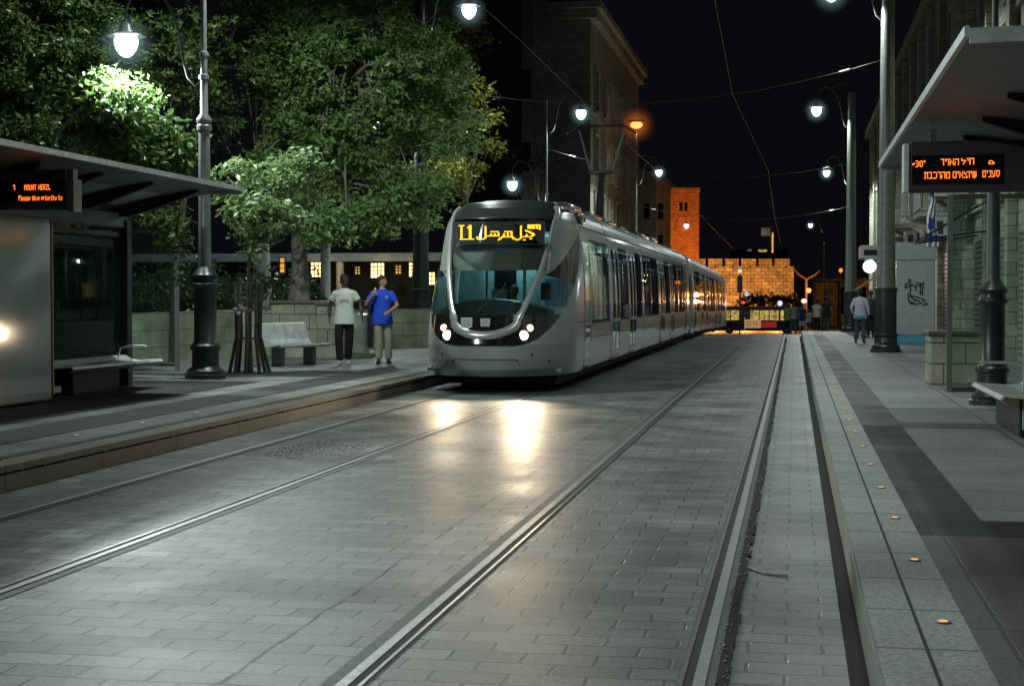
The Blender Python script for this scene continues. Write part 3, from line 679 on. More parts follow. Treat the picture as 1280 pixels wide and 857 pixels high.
def cab_parts(t, lit=True):
    """front shell in local tram coordinates: nose at y=0, looking along -y"""
    zs = []
    z = .30
    while z < 3.475: zs.append(z); z += .0155 if z < 3.1 else .011
    rings = [cab_ring(z) for z in zs]; n = len(rings[0])
    B = {k: MB() for k in ('windshield', 'roof_dome', 'shell', 'mask', 'side_window', 'side_window_')}
    for sg in (1, -1):
        for i in range(len(zs) - 1):
            for j in range(n - 1):
                a, b, c2, d = rings[i][j], rings[i][j + 1], rings[i + 1][j + 1], rings[i + 1][j]
                xm = (a[0] + b[0] + c2[0] + d[0]) / 4; ym = (a[1] + b[1] + c2[1] + d[1]) / 4; sm = (a[2] + b[2] + c2[2] + d[2]) / 4; zm = (zs[i] + zs[i + 1]) / 2
                k = classify(xm, ym, sm, zm); k = k + '_' if k == 'side_window' and sg < 0 else k; mb = B[k]
                mb.add([(sg * a[0], a[1], zs[i]), (sg * b[0], b[1], zs[i]), (sg * c2[0], c2[1], zs[i + 1]), (sg * d[0], d[1], zs[i + 1])], [(0, 1, 2, 3)])
    mm = {'windshield': 'windshield_glass', 'roof_dome': 'tram_roof', 'shell': 'tram_silver', 'mask': 'tram_black', 'side_window': 'cab_side_glass', 'side_window_': 'cab_side_glass'}
    nm = {'windshield': 'windshield', 'roof_dome': 'roof_dome', 'shell': 'cab_shell', 'mask': 'front_mask', 'side_window': 'cab_side_window', 'side_window_': 'cab_side_window'}
    out = {}
    for k, mb in B.items():
        me = bpy.data.meshes.new(nm[k]); me.from_pydata(mb.v, [], mb.f); me.materials.append(M[mm[k]])
        bm = bmesh.new(); bm.from_mesh(me); bmesh.ops.remove_doubles(bm, verts=bm.verts, dist=.0008); bmesh.ops.recalc_face_normals(bm, faces=bm.faces)
        for f in bm.faces: f.smooth = True
        bm.to_mesh(me); bm.free()
        o = bpy.data.objects.new(nm[k], me); col.objects.link(o); o.parent = t; out[k] = o
    # silver V arms joined by the U below: a band swept over the surface
    def surf(x, z):
        r = cab_ring(z, 220)
        for a, b in zip(r, r[1:]):
            if b[0] >= x - 1e-9 and b[0] > a[0]: u = (x - a[0]) / (b[0] - a[0]); return Vector((x, a[1] + (b[1] - a[1]) * u, z))
        return Vector((r[-1][0], r[-1][1], z))
    path = []
    for z in [3.30, 3.2] + [3.08 - k * .06 for k in range(31)]: path.append((min(arm_x(z), hw(z) - .12), z))
    path = [p for p in path if p[1] > 1.26]
    for k in range(1, 12):
        a = math.pi / 2 * k / 11; path.append((.55 * math.cos(a), 1.26 - .25 * math.sin(a)))
    full = [(x, z) for x, z in path] + [(-x, z) for x, z in reversed(path[:-1])]
    pts = []
    for x, z in full:
        p = surf(abs(x), z); p.x = x; e = .01
        px1 = surf(abs(x) + e, z) - surf(abs(x), z); pz1 = surf(abs(x), z + e) - surf(abs(x), z)
        nrm = pz1.cross(px1) if True else None
        nrm = Vector((px1.y / e, -1, pz1.y / e)).normalized()
        if x < 0: nrm.x *= -1
        pts.append((p, nrm))
    rings2 = []
    for i, (p, nn) in enumerate(pts):
        tg = (pts[min(i + 1, len(pts) - 1)][0] - pts[max(i - 1, 0)][0]).normalized(); sd = tg.cross(nn).normalized(); nn = sd.cross(tg).normalized()
        if nn.y > 0: nn = -nn
        w = .052 if p.z > 1.35 else .075
        rings2.append([p - sd * w - nn * .02, p - sd * w * .9 + nn * .022, p - sd * w * .3 + nn * .04, p + sd * w * .3 + nn * .04, p + sd * w * .9 + nn * .022, p + sd * w - nn * .02])
    MB().loft(rings2).build('windshield_arms', 'tram_arm', t, True)
    # bumper crease and small fittings
    mb = MB()
    cr = [(x / 20 * .55, .60) for x in range(-20, 21)]
    pl = [surf(abs(x), z) for x, z in cr]
    pp = []
    for (x, z), p in zip(cr, pl): pp.append((x, p.y - .004, z))
    lo = [(x, surf(abs(x), .40).y - .004, .40) for x in [k / 20 * .62 for k in range(-20, 21)]]
    mb.tube([lo[0]] + pp + [lo[-1]], .008, 6); mb.build('bumper_crease', 'tram_rubber', t)
    mb = MB()
    for x in (-1.0, -.78, .78, 1.02): q = surf(abs(x), .56 if abs(x) > .9 else .68); MB().ell((x, q.y, q.z), (.022, .022, .022), 8, 6).build('tow_cap', 'tram_rubber', t)
    for sg in (-1, 1):
        sm = MB()
        zz = [.34 + .1 * k for k in range(25)]
        for a, b in zip(zz, zz[1:]): sm.add([(sg * (hw(a) + .003), FD - .03, a), (sg * (hw(a) + .003), FD - .012, a), (sg * (hw(b) + .003), FD - .012, b), (sg * (hw(b) + .003), FD - .03, b)], [(0, 1, 2, 3)])
        sm.build('shell_seam', 'tram_rubber', t)
        sm = MB(); sm.add([(sg * 1.3275, 2.05, 1.205), (sg * 1.3275, FD - .03, 1.205), (sg * 1.3275, FD - .03, 1.218), (sg * 1.3275, 2.05, 1.218)], [(0, 1, 2, 3)]); sm.build('shell_seam', 'tram_rubber', t)
    # headlights
    if lit:
        for sg in (-1, 1):
            for (x, z, r, m) in ((.66, 1.01, .082, 'headlight_glow'), (.75, 1.135, .06, 'headlight_warm')):
                q = surf(x, z); MB().ell((sg * x, q.y - .012, z), (r, .04, r), 16, 10).build('headlight', m, t, True)
            q = surf(.66, 1.01)
            light('headlight_beam', (sg * .66, q.y - .10, 1.01), 420 if sg > 0 else 170, (1, .78, .52), t, .07, spot=80, rot=aim((0, -1, -.07)), blend=.8)
        # fleet number plate and crest
        q = surf(.24, 1.22); yq = surf(.1, 1.25).y - .012
        pl = MB().bbox(-.40, -.20, q.y - .035, q.y - .012, 1.12, 1.31, .006).build('number_plate', 'plate_white', t)
        mb = MB(); d1, w1 = dots_text('20'); led(mb, d1, (-.355, q.y - .038, 1.27), (1, 0, 0), (0, 0, 1), .0115, 1.0, pv=.0175); mb.build('number', 'plate_grey', pl)
        sh = [(-.06, 1.30), (.11, 1.30), (.105, 1.18), (.075, 1.13), (.025, 1.10), (-.025, 1.13), (-.055, 1.18)]
        crest = MB().prism(sh, yq - .03, yq - .012, 'y').build('crest', 'plate_white', t)
        mb = MB(); mb.tube([(0, yq - .034, 1.27), (.0, yq - .034, 1.2), (.05, yq - .034, 1.2), (.05, yq - .034, 1.27)], .006, 5); mb.tube([(-.02, yq - .034, 1.165), (.07, yq - .034, 1.165)], .005, 5); mb.build('crest_drawing', 'plate_grey', crest)
        # destination display behind the glass
        yd = surf(.0, 2.8).y + .16
        dp = MB().box(-.82, .84, yd, yd + .08, 2.60, 3.0).build('destination_display', 'black_screen', t)
        st = [[(0, 0), (4, 0)], [(2, 0), (2, 13)], [(1, 13), (15, 13)], [(11, 0), (11, 13)], [(12, 0), (12, 13)], [(9, 2), (11, 0)],
              [(28, 1), (28, 12), (25, 13), (20, 13), (19, 11)], [(28, 10), (42, 10), (42, 7)], [(34, 6), (41, 6)], [(34, 10), (34, 8)], [(38, 10), (38, 8)],
              [(49, 6), (56, 6), (56, 11), (48, 11), (48, 8)], [(52, 6), (52, 10)], [(48, 9), (46, 11), (42, 14)],
              [(66, 1), (66, 12), (63, 14), (58, 13), (57, 11)], [(66, 11), (72, 11), (72, 9)], [(71, 5), (76, 7), (80, 9), (77, 11), (72, 11)], [(69, 14), (70, 14)], [(76, 13), (77, 13)],
              [(74, 3), (74, 0), (78, 0), (78, 3)], [(76, 1), (76, 3)], [(80, 3), (80, 0), (86, 0), (86, 4)], [(83, 0), (83, 3)]]
        dts = raster(st, 1)
        mb = MB(); led(mb, dts, (-.70, yd - .004, 2.93), (1, 0, 0), (0, 0, 1), .0168, .98, pv=.0185); mb.build('lettering', 'led_amber', dp)
        # roller blind with the driver below it
        ys = surf(.0, 2.3).y + .25
        MB().add([(-1.0, ys + .05, 2.13), (.95, ys + .05, 2.13), (.95, ys + .42, 2.60), (-1.0, ys + .42, 2.60)], [(0, 1, 2, 3)]).build('sun_blind', 'sun_blind', t)
        # dashboard: a hump, and console screens
        rg = []
        for k in range(17):
            x = -1.0 + 2.0 * k / 16; zt = 1.44 + .20 * (1 - (x / 1.0) ** 2) ; yy = surf(min(abs(x), 1.0), 1.4).y
            rg.append([(x, yy + .12, 1.30), (x, yy + .25, zt - .02), (x, yy + .62, zt), (x, yy + .8, 1.2)])
        MB().loft(rg).build('dashboard', 'interior_dark', t, True)
        MB().bbox(-.10, .18, 1.28, 1.36, 1.60, 1.80, .02).build('console_screen', 'interior_dark', t)
        MB().bbox(.74, .92, 1.55, 1.60, 1.60, 1.92, .03).build('side_mirror', 'interior_dark', t)
    return surf

def side_parts(t, y0, y1, layout):
    """one body module: skirt, window band, roof; layout = list of ('door'|'window', ya, yb); both sides, each piece its own object"""
    xs = hw
    zl = [.33, .6, .9, 1.15]; zg = [1.15, 1.6, 2.1, 2.5, 2.78]; zt = [2.78, 2.9, 2.97]; zr = [3.0, 3.1, 3.2, 3.3, 3.38, 3.43, 3.46]
    doors = sorted((a, b) for k, a, b in layout if k != 'window')
    def seg(mb, sg, a, b, zz, off=0):
        for q, r in zip(zz, zz[1:]):
            mb.add([(sg * (xs(q) + off), a, q), (sg * (xs(q) + off), b, q), (sg * (xs(r) + off), b, r), (sg * (xs(r) + off), a, r)], [(0, 1, 2, 3)])
    cuts = [y0 + .04]
    for a, b in doors: cuts += [a, b]
    cuts.append(y1 - .04)
    for sg in (1, -1):
        body = MB(); seg(body, sg, y0 + .04, y1 - .04, zt); body.build('cant_rail', 'tram_silver', t, True)
        for a, b in zip(cuts[::2], cuts[1::2]):
            if b - a < .02: continue
            body = MB(); seg(body, sg, a, b, zl); pn = body.build('side_panel', 'tram_silver', t, True)
            if b - a > 1: MB().box(*sorted((sg * 1.322, sg * 1.3275)), a + .08, b - .08, .88, .895).build('panel_seam', 'tram_rubber', pn)
        op = sorted((a, b) for k, a, b in layout); e = y0 + .04
        for a, b in op + [(y1 - .04, y1 - .04)]:
            if a > e + .01: pil = MB(); seg(pil, sg, e, a, zg, -.004); pil.build('pillar', 'tram_black' if a - e < .14 else 'tram_silver', t, True)
            e = b
        MB().box(*sorted((sg * 1.17, sg * 1.215)), y0 + .05, y1 - .05, 2.972, 2.998).build('roof_seam', 'tram_rubber', t)
        for kind, a, b in layout:
            if kind == 'window':
                mb = MB(); seg(mb, sg, a + .03, b - .03, zg, -.012); w = mb.build('window', 'tram_glass', t, True)
                fr = MB()
                seg(fr, sg, a, a + .035, zg, -.006); seg(fr, sg, b - .035, b, zg, -.006); seg(fr, sg, a + .035, b - .035, [1.15, 1.19], -.006); seg(fr, sg, a + .035, b - .035, [2.74, 2.78], -.006)
                if b - a > 1.3: m = a + (b - a) * .62; seg(fr, sg, m - .025, m + .025, [1.19, 1.6, 2.1, 2.5, 2.74], -.004)
                fr.build('window_frame', 'tram_rubber', w)
            else:
                zd = [.42, .6, .9, 1.15, 1.6, 2.1, 2.5, 2.78]
                n = 1 if b - a < 1.1 else 2; wd = (b - a) / n
                for k in range(n):
                    mb = MB(); fr = MB(); p0 = a + k * wd; p1 = p0 + wd
                    seg(fr, sg, p0, p0 + .07, zd, .006); seg(fr, sg, p1 - .07, p1, zd, .006)
                    seg(fr, sg, p0 + .07, p1 - .07, [.33, .42, .52], .006); seg(fr, sg, p0 + .07, p1 - .07, [1.12, 1.2], .006); seg(fr, sg, p0 + .07, p1 - .07, [2.70, 2.78], .006)
                    seg(mb, sg, p0 + .07, p1 - .07, [1.2, 1.6, 2.1, 2.5, 2.70], -.004); seg(mb, sg, p0 + .07, p1 - .07, [.52, .8, 1.12], -.004)
                    d = fr.build('door', 'tram_silver', t, True); mb.build('door_glass', 'tram_glass', d, True)
                    MB().box(*sorted((sg * 1.31, sg * 1.36)), p0 + .05, p1 - .03, .34, .37).build('door_step', 'rail_worn', d)
    rf = MB(); prof = [(xs(z), z) for z in zr] + [(.5, 3.47), (0, 3.48)]; prof = prof + [(-a, b) for a, b in prof[::-1][1:]]
    for a, b in zip(prof, prof[1:]): rf.add([(a[0], y0 + .05, a[1]), (a[0], y1 - .05, a[1]), (b[0], y1 - .05, b[1]), (b[0], y0 + .05, b[1])], [(0, 1, 2, 3)])
    rf.build('roof', 'tram_silver', t, True)

def tram(name, label, loc, pitch, lit, mods, group):
    t = thing(name, label, 'tram', loc, 0, group); t.rotation_euler = (pitch, 0, 0)
    cab_parts(t, lit)
    L_ = mods[-1][1]
    bell = MB(); pr = [(hw(z) * .955, z) for z in (.4, 1, 2, 2.8, 3.1, 3.3, 3.38)]; pr = pr + [(-a, b) for a, b in pr[::-1]]
    for y0, y1, lay in mods:
        side_parts(t, y0, y1, lay)
    for y0, y1, lay in mods[:-1]:
        for k in range(4):
            ya = y1 - .09 + k * .045
            for a, b in zip(pr, pr[1:]): bell.add([(a[0], ya, a[1]), (a[0] * .97, ya + .0225, a[1]), (b[0] * .97, ya + .0225, b[1]), (b[0], ya, b[1])], [(0, 1, 2, 3)])
            for a, b in zip(pr, pr[1:]): bell.add([(a[0] * .97, ya + .0225, a[1]), (a[0], ya + .045, a[1]), (b[0], ya + .045, b[1]), (b[0] * .97, ya + .0225, b[1])], [(0, 1, 2, 3)])
    bell.build('gangway_bellows', 'tram_rubber', t)
    # floor, ceiling, seats and underframe
    MB().box(-1.2, 1.2, 1.0, L_ - .2, .36, .42).build('floor', 'interior_panel', t)
    MB().box(-1.1, 1.1, 2.6, L_ - .2, 2.86, 2.9).build('ceiling', 'interior_panel', t)
    un = MB(); un.box(-1.1, 1.1, 1.2, L_ - .4, .14, .35)
    for y in (2.2, 3.9, 15.0, 16.8, 28.5, 30.2):
        for sg in (-1, 1): un.tube([(sg * .68, y, .29), (sg * .80, y, .29)], .28, 18)
    un.build('underframe', 'tram_under', t)
    for sg in (-1, 1): MB().box(sg * .62 - .05, sg * .62 + .05, 3.4, L_ - .6, 2.83, 2.855).build('ceiling_light', 'interior_glow', t)
    y = 4.5
    while y < L_ - 2:
        for sg in (-1, 1):
            se = MB(); se.bbox(sg * .85 - .22, sg * .85 + .22, y, y + .42, .78, .88, .03); se.bbox(sg * .85 - .22, sg * .85 + .22, y + .38, y + .46, .86, 1.50, .03); se.build('seat', 'seat_blue', t)
        y += 1.6
    y = 3.6
    while y < L_ - 1:
        for sx, dy in ((.35, 0), (-.35, .6)): MB().tube([(sx, y + dy, .42), (sx, y + dy, 2.86)], .017, 8).build('grab_pole', 'pole_yellow' if y < 5 else 'pale_metal', t)
        y += 1.5
    return t
ML = [(3.1, 7.3, [('door', 3.16, 4.1), ('window', 4.2, 6.1), ('window', 6.16, 7.2)]),
      (7.3, 14.8, [('door', 7.7, 9.2), ('window', 9.3, 11.2), ('door', 11.4, 12.9), ('window', 13.0, 14.6)]),
      (14.8, 19.8, [('window', 15.0, 17.2), ('window', 17.3, 19.6)]),
      (19.8, 27.5, [('door', 20.2, 21.7), ('window', 21.85, 23.9), ('door', 24.1, 25.6), ('window', 25.7, 27.3)]),
      (27.5, 33.0, [('window', 27.7, 29.2), ('window', 29.3, 30.7), ('door', 30.8, 31.7)])]
t1 = tram('tram', 'silver tram with lit headlights and an amber route display, front car of the pair', (TX, 26.0, 0), 0, True, ML, 'two coupled silver tram cars')
# second car: starts where the first ends, on the falling stretch
t2 = tram('tram', 'second silver tram car coupled behind the first, reflecting orange lights on its side', (TX, 59.15, .0), -.0095, False, ML, 'two coupled silver tram cars')
# cab bulkhead with a lit saloon behind it, wipers, rooftop boxes
MB().box(-1.2, -.62, 3.3, 3.34, .42, 2.8).build('bulkhead', 'cab_wall', t1)
MB().box(-.56, .12, 3.3, 3.34, .42, 2.8).build('cab_door', 'cab_wall', t1)
MB().box(-.42, .0, 3.28, 3.298, 1.45, 2.2).build('door_glass', 'window_dark', t1)
MB().box(.18, 1.2, 3.3, 3.34, .42, 2.8).build('bulkhead', 'cab_wall', t1)
MB().box(.55, .95, 3.28, 3.298, 1.5, 2.0).build('notice', 'seat_blue', t1)
light('cab_light', (0, 2.75, 2.5), 16, (.42, .95, 1), t1, .03)
light('saloon_light', (0, 4.8, 2.4), 60, (.45, .95, 1), t1, .03)
light('saloon_light', (0, 8, 2.5), 55, (.62, .95, 1), t1, .03)
light('saloon_light', (0, 16, 2.5), 34, (.75, .95, 1), t1, .03)
light('saloon_light', (0, 25, 2.5), 34, (.75, .95, 1), t1, .03)
for y0, y1 in ((4.6, 7.0), (8.0, 10.6), (10.8, 13.4), (19, 22.8), (23.2, 25.8)): MB().bbox(-.75, .75, y0, y1, 3.44, 3.55, .05).build('roof_unit', 'tram_roof', t1, True)
# corner fairing with bulge at the start of the roof
for sg in (-1, 1):
    MB().bbox(*sorted((sg * .93, sg * 1.24)), 3.12, 3.9, 3.02, 3.24, .07).build('roof_fairing', 'tram_roof', t1, True)
# wiper
mb = MB(); mb.tube([(-.1, .02, 1.42), (.25, .36, 1.75), (.3, .50, 1.9)], .009, 6); mb.build('wiper', 'tram_rubber', t1)
# pantograph on the roof of the first car
y = 16.5
MB().bbox(-.6, .6, y - .8, y + .8, 3.46, 3.56, .03).build('pantograph_base', 'dark_metal', t1)
pn = MB(); pn.tube([(-.1, y + .3, 3.55), (0, y, 5.05)], [.13, .09], 10); pn.bbox(-.35, .35, y - .06, y + .06, 5.0, 5.1, .02); pn.build('pantograph_arm', 'dark_metal', t1, True)
for sg in (-1, 1): MB().tube([(sg * .3, y, 5.08), (sg * .62, y + .1, 6.2)], .028, 8).build('pantograph_rod', 'pole_grey', t1, True)
pn = MB(); pn.tube([(-.95, y + .1, 6.1), (-.6, y + .1, 6.32), (.6, y + .1, 6.32), (.95, y + .1, 6.1)], .028, 8); pn.build('contact_bow', 'dark_metal', t1, True)
#PART4
# ------------------------------------------------------------------ tram stop shelters
def shelter(sg, xf, xb, y0, y1, ztip, label, posts, group='steel and glass tram stop shelters'):
    """xf = front edge, xb = back edge of the roof; sg = +1 when the front faces +x"""
    t = thing('tram_shelter', label, 'shelter', ((xf + xb) / 2, (y0 + y1) / 2, PZ), 0, group)
    W = abs(xb - xf)
    def prof(u):                                     # roof height over depth u (0 front .. 1 back)
        return ztip - .04 - .42 * max(0, (u - .18) / .82) ** 1.3
    ro = MB(); N = 14
    topv = [(xf + (xb - xf) * k / N, prof(k / N) + .035 + .02 * math.sin(math.pi * k / N)) for k in range(N + 1)]
    bot = [(xf + (xb - xf) * k / N, prof(k / N)) for k in range(N + 1)]
    ro.prism(topv + bot[::-1], y0, y1, 'y'); ro.build('roof', 'canopy_grey', t, world=True)
    ed = MB(); ed.box(*sorted((xf, xf + sg * .035)), y0 - .03, y1 + .03, ztip - .055, ztip + .015)
    for yy in (y0, y1):
        vs = []
        a = yy - .03 if yy == y0 else yy; b = a + .03
        for p, q in zip(topv, topv[1:]): ed.add([(p[0], a, p[1] + .004), (q[0], a, q[1] + .004), (q[0], a, q[1] - .095), (p[0], a, p[1] - .095), (p[0], b, p[1] + .004), (q[0], b, q[1] + .004), (q[0], b, q[1] - .095), (p[0], b, p[1] - .095)],
                                                    [(0,1,2,3),(7,6,5,4),(0,4,5,1),(1,5,6,2),(2,6,7,3),(3,7,4,0)])
    ed.build('roof_edge', 'canopy_edge', t, world=True)
    n = int((y1 - y0) / 1.75)
    for k in range(n + 1):
        y = y1 - .5 - k * 1.75
        if y < y0: break
        rb = MB(); pts = []
        for j in range(9):
            u = .22 + .78 * j / 8; dep = .05 + .15 * math.sin(math.pi * j / 8)
            pts.append((xf + (xb - xf) * u, prof(u), dep))
        poly = [(x, z - .003) for x, z, d in pts] + [(x, z - d) for x, z, d in reversed(pts)]
        rb.prism(poly, y - .05, y + .05, 'y'); rb.build('roof_rib', 'dark_metal', t, world=True)
        if k < n:
            ps = MB(); a = .42; b = .72
            ps.add([(xf + (xb - xf) * a, y - 1.5, prof(a) - .006), (xf + (xb - xf) * b, y - 1.5, prof(b) - .006), (xf + (xb - xf) * b, y - .25, prof(b) - .006), (xf + (xb - xf) * a, y - .25, prof(a) - .006)], [(0, 1, 2, 3)])
            ps.build('roof_panel', 'canopy_translucent', t, world=True)
    bx = xb - sg * -.55
    bm2 = MB(); bm2.bbox(*sorted((bx - .09, bx + .09)), y0 + .2, y1 - .2, 2.78, 3.02, .02); bm2.build('back_beam', 'canopy_grey', t, world=True)
    bm3 = MB(); bm3.bbox(bx - .04, bx + .04, y0 + .2, y1 - .2, 2.62, 2.70, .01); bm3.build('glazing_rail', 'dark_metal', t, world=True)
    for y in posts:
        MB().bbox(bx - .13, bx + .13, y - .10, y + .10, PZ, 2.9, .02).build('post', 'dark_metal', t, world=True)
    for a, b in zip([y0 + .2] + posts, posts + [y1 - .2]):
        if b - a < .6: continue
        pn = MB().box(bx - .008, bx + .008, a + .12, b - .12, PZ + .12, 2.62).build('glass_pane', 'shelter_glass', t, world=True)
    return t, bx
# left shelter
L_yb = PF(222, 400, 26.6)
shl, bxl = shelter(1, -8.8, -11.3, 5.5, 24.25, 3.42, 'grey roofed glass tram shelter on the left platform with curved ribs', [8.0, 13.0, 17.5, 24.0])
post = P(153, 482, PZ)
# free-standing glass wind screen at the end of the left shelter
c = P(222, 464, PZ)
t = thing('wind_screen', 'thin framed glass wind screen just left of the ornate lamp post', 'glass screen', (c.x - .9, c.y, PZ))
MB().box(.86, .93, -.035, .035, 0, 2.75).build('upright', 'pole_grey', t)
MB().box(-.95, .86, -.03, .03, 2.68, 2.75).build('top_rail', 'dark_metal', t)
MB().box(-.95, .86, -.03, .03, .10, .15).build('bottom_rail', 'dark_metal', t)
MB().box(-.95, .858, -.006, .006, .152, 2.678).build('glass_pane', 'shelter_glass', t)
# advertising cabinet on the left platform
c0 = P(65, 502, PZ); c1 = P(-40, 515, PZ)
def cabinet(x, y0, y1, z1, label, face, trimside, group='grey advertising cabinets of the shelters'):
    t = thing('advertising_cabinet', label, 'cabinet', (x, (y0 + y1) / 2, PZ), 0, group)
    MB().bbox(-.12, .12, (y0 - y1) / 2, (y1 - y0) / 2, .03, z1, .02).build('cabinet_body', 'panel_grey_dull', t)
    fx = .124 * face
    MB().box(*sorted((fx - .003 * face, fx + .006 * face)), (y0 - y1) / 2 + .04, (y1 - y0) / 2 - .04, .06, z1 - .04).build('panel_face', 'panel_grey', t)
    e = (y1 - y0) / 2 if trimside > 0 else (y0 - y1) / 2
    MB().box(-.14, .14, *sorted((e, e + trimside * .03)), .10, z1 - .02).build('edge_trim', 'yellow_trim' if face > 0 else 'pale_metal', t)
    return t
cabinet(c0.x - .12, 15.6, c0.y, 2.52, 'tall grey advertising cabinet under the left shelter with yellow edge', 1, 1)
# departure displays
def display(loc, W, label, scr):
    t = thing('departure_display', label, 'display', loc, 0, 'hanging LED departure displays')
    MB().bbox(0, W, 0, .22, 0, .50, .02).build('display_housing', 'frame_dark', t)
    MB().box(scr[0], scr[1], -.006, -.001, scr[2], scr[3]).build('display_screen', 'black_screen', t)
    return t
DW = 1.5; q = PF(83, 237, 19.65)
dl = display((q.x - DW, q.y, 2.76), DW, 'hanging display with MOUNT HERZL in orange letters under the left shelter roof', (.5, DW - .04, .08, .37))
MB().bbox(DW + .002, DW + .10, -.01, .23, -.03, .38, .01).build('end_cap', 'pole_grey', dl)
MB().box(DW + .01, DW + .07, .05, .17, .38, .50).build('hanger', 'pole_grey', dl)
mb = MB(); d, w = dots_text("^"); led(mb, d, (DW - .712, -.012, .305), (1, 0, 0), (0, 0, 1), .0095, .98, pv=.0092)
d, w = dots_text("MOUNT HERZL"); led(mb, d, (DW - .559, -.012, .305), (1, 0, 0), (0, 0, 1), .0056, .98, pv=.0098)
d, w = dots_text("Please give priority to"); led(mb, d, (DW - .639, -.012, .170), (1, 0, 0), (0, 0, 1), .0048, .98, pv=.0092)
mb.build('lettering', 'led_orange', dl)
# ---- right shelter
shr, bxr = shelter(-1, 1.13, 4.0, 10.75, 21.3, 3.42, 'grey roofed tram shelter on the right platform above the Hebrew display', [12.0, 17.0, 20.6])
q = PF(1137, 200, 15.6); DZ = 2.70
dr = display((q.x, q.y, DZ), 1.60, 'hanging display with orange Hebrew letters under the right shelter roof', (.025, .90, .07, .36))
MB().bbox(-.06, -.002, -.01, .23, .0, .48, .008).build('end_cap', 'canopy_edge', dr)
MB().box(.2, .26, .05, .17, .50, .62).build('hanger', 'pole_grey', dr)
MB().box(1.3, 1.36, .05, .17, .50, .58).build('hanger', 'pole_grey', dr)
X_ = (1, 0, 0); Z_ = (0, 0, 1)
for txt, x, z, p, pv in (("-30'", .03, .305, .0078, .0092), ("ריואה", .303, .318, .0079, .0092), ("ליח", .50, .323, .0088, .0092), ("~", .76, .315, .0095, .0092),
                         ("תבכרהמ", .144, .190, .0073, .0095), ("םיאצויש", .42, .193, .0070, .0095), ("םינעס", .702, .198, .0063, .0095)):
    mb = MB(); d, w = dots_text(txt); led(mb, d, (x, -.012, z), X_, Z_, p, .98, pv=pv); mb.build('lettering', 'led_orange', dr)
cabinet(2.42, 11.4, 16.45, 2.5, 'tall grey advertising cabinet at the right edge of the view beside the white bench', -1, 1)
# glass end screen of the right shelter
c = P(1187, 489, PZ)
t = thing('glass_screen', 'green tinted glass screen standing across the right platform beside the pale stone block', 'glass screen', (c.x, c.y, PZ))
W = 1.35
MB().box(-.05, .03, -.03, .03, 0, 3.0).build('upright', 'pole_grey', t)
MB().box(W, W + .06, -.03, .03, 0, 3.0).build('upright', 'pole_grey', t)
MB().box(.03, W, -.03, .03, 0, .07).build('bottom_rail', 'frame_dark', t)
MB().box(.03, W, -.025, .025, 2.93, 3.0).build('top_rail', 'frame_dark', t)
MB().box(.032, W - .002, -.006, .006, .072, 2.928).build('glass_pane', 'shelter_glass', t)
# pale stone block and benches
c = P(1181, 484, PZ)
t = thing('stone_block', 'pale stone block with a smooth cap behind the glass screen on the right', 'stone block', (c.x + .42, 27.2, PZ))
MB().bbox(-.58, .58, -.5, .5, 0, .80, .03).build('block', 'pier_stone', t)
MB().bbox(-.62, .62, -.54, .54, .80, .88, .02).build('cap', 'kerb_stone', t)

def bench_profile(w=1.0):
    """seat and back in (depth, z): front edge rolled, back tall"""
    return [(.30, .40), (.34, .43), (.30, .47), (.20, .455), (.05, .425), (-.10, .42), (-.20, .46), (-.25, .56), (-.30, .74), (-.34, .88), (-.38, .90)]
def bench(t, length, back=True, legs=True, m='steel_bench'):
    pr = bench_profile() if back else [(.27, .36), (.34, .41), (.31, .45), (.15, .44), (-.05, .425), (-.2, .44), (-.30, .50), (-.36, .51)]
    th = .02
    poly = pr + [(a - .012 if False else a, b - th) if i > 2 else (a - .02, b - .01) for i, (a, b) in reversed(list(enumerate(pr)))]
    mb = MB()
    n = 28
    for k in range(2):
        pass
    mb.prism(poly, -length / 2, length / 2, 'y')
    # prism along y with polygon in (x,z)
    mb.build('seat', m, t, False)
    if legs:
        for y in (-length * .30, length * .32):
            l = MB(); l.bbox(-.13, .13, y - .06, y + .06, .0, .42, .01); l.build('leg', 'pole_grey', t)
c = P(372, 457, PZ)
t = thing('bench', 'perforated steel bench with a high back facing the tracks beside the tree guard', 'bench', (c.x - .12, c.y + .1, PZ), R(-19), 'steel benches on the platforms')
bench(t, 1.75)
t2b = thing('bench', 'backless wavy steel bench under the left shelter', 'bench', (-10.35, 22.3, PZ), R(0), 'steel benches on the platforms')
bench(t2b, 3.2, back=False, legs=False)
MB().bbox(-.16, .04, -1.0, .6, 0, .36, .02).build('plinth', 'dark_metal', t2b)
ar = MB(); ar.tube([(-.28, 1.25, .48), (-.24, 1.25, .62), (-.1, 1.25, .66), (.16, 1.25, .66), (.2, 1.25, .645)], .016, 8); ar.build('armrest', 'steel_bench', t2b, True)
MB().add([(-.1, -.3, .452), (.1, -.3, .452), (.1, .45, .452), (-.1, .45, .452)], [(0, 1, 2, 3)]).build('seat_sticker', 'yellow_trim', t2b)
t3 = thing('bench', 'backless pale bench at the right edge beside the grey cabinet', 'bench', (2.38, 17.6, PZ), R(180), 'steel benches on the platforms')
bench(t3, 2.6, back=False, legs=False, m='pale_metal')
MB().bbox(-.15, .1, -1.0, .9, 0, .38, .02).build('plinth', 'dark_metal', t3)
ar = MB(); ar.tube([(-.28, -.8, .48), (-.24, -.8, .66), (0, -.8, .70), (.3, -.8, .70)], .018, 8); ar.build('armrest', 'steel_bench', t3, True)
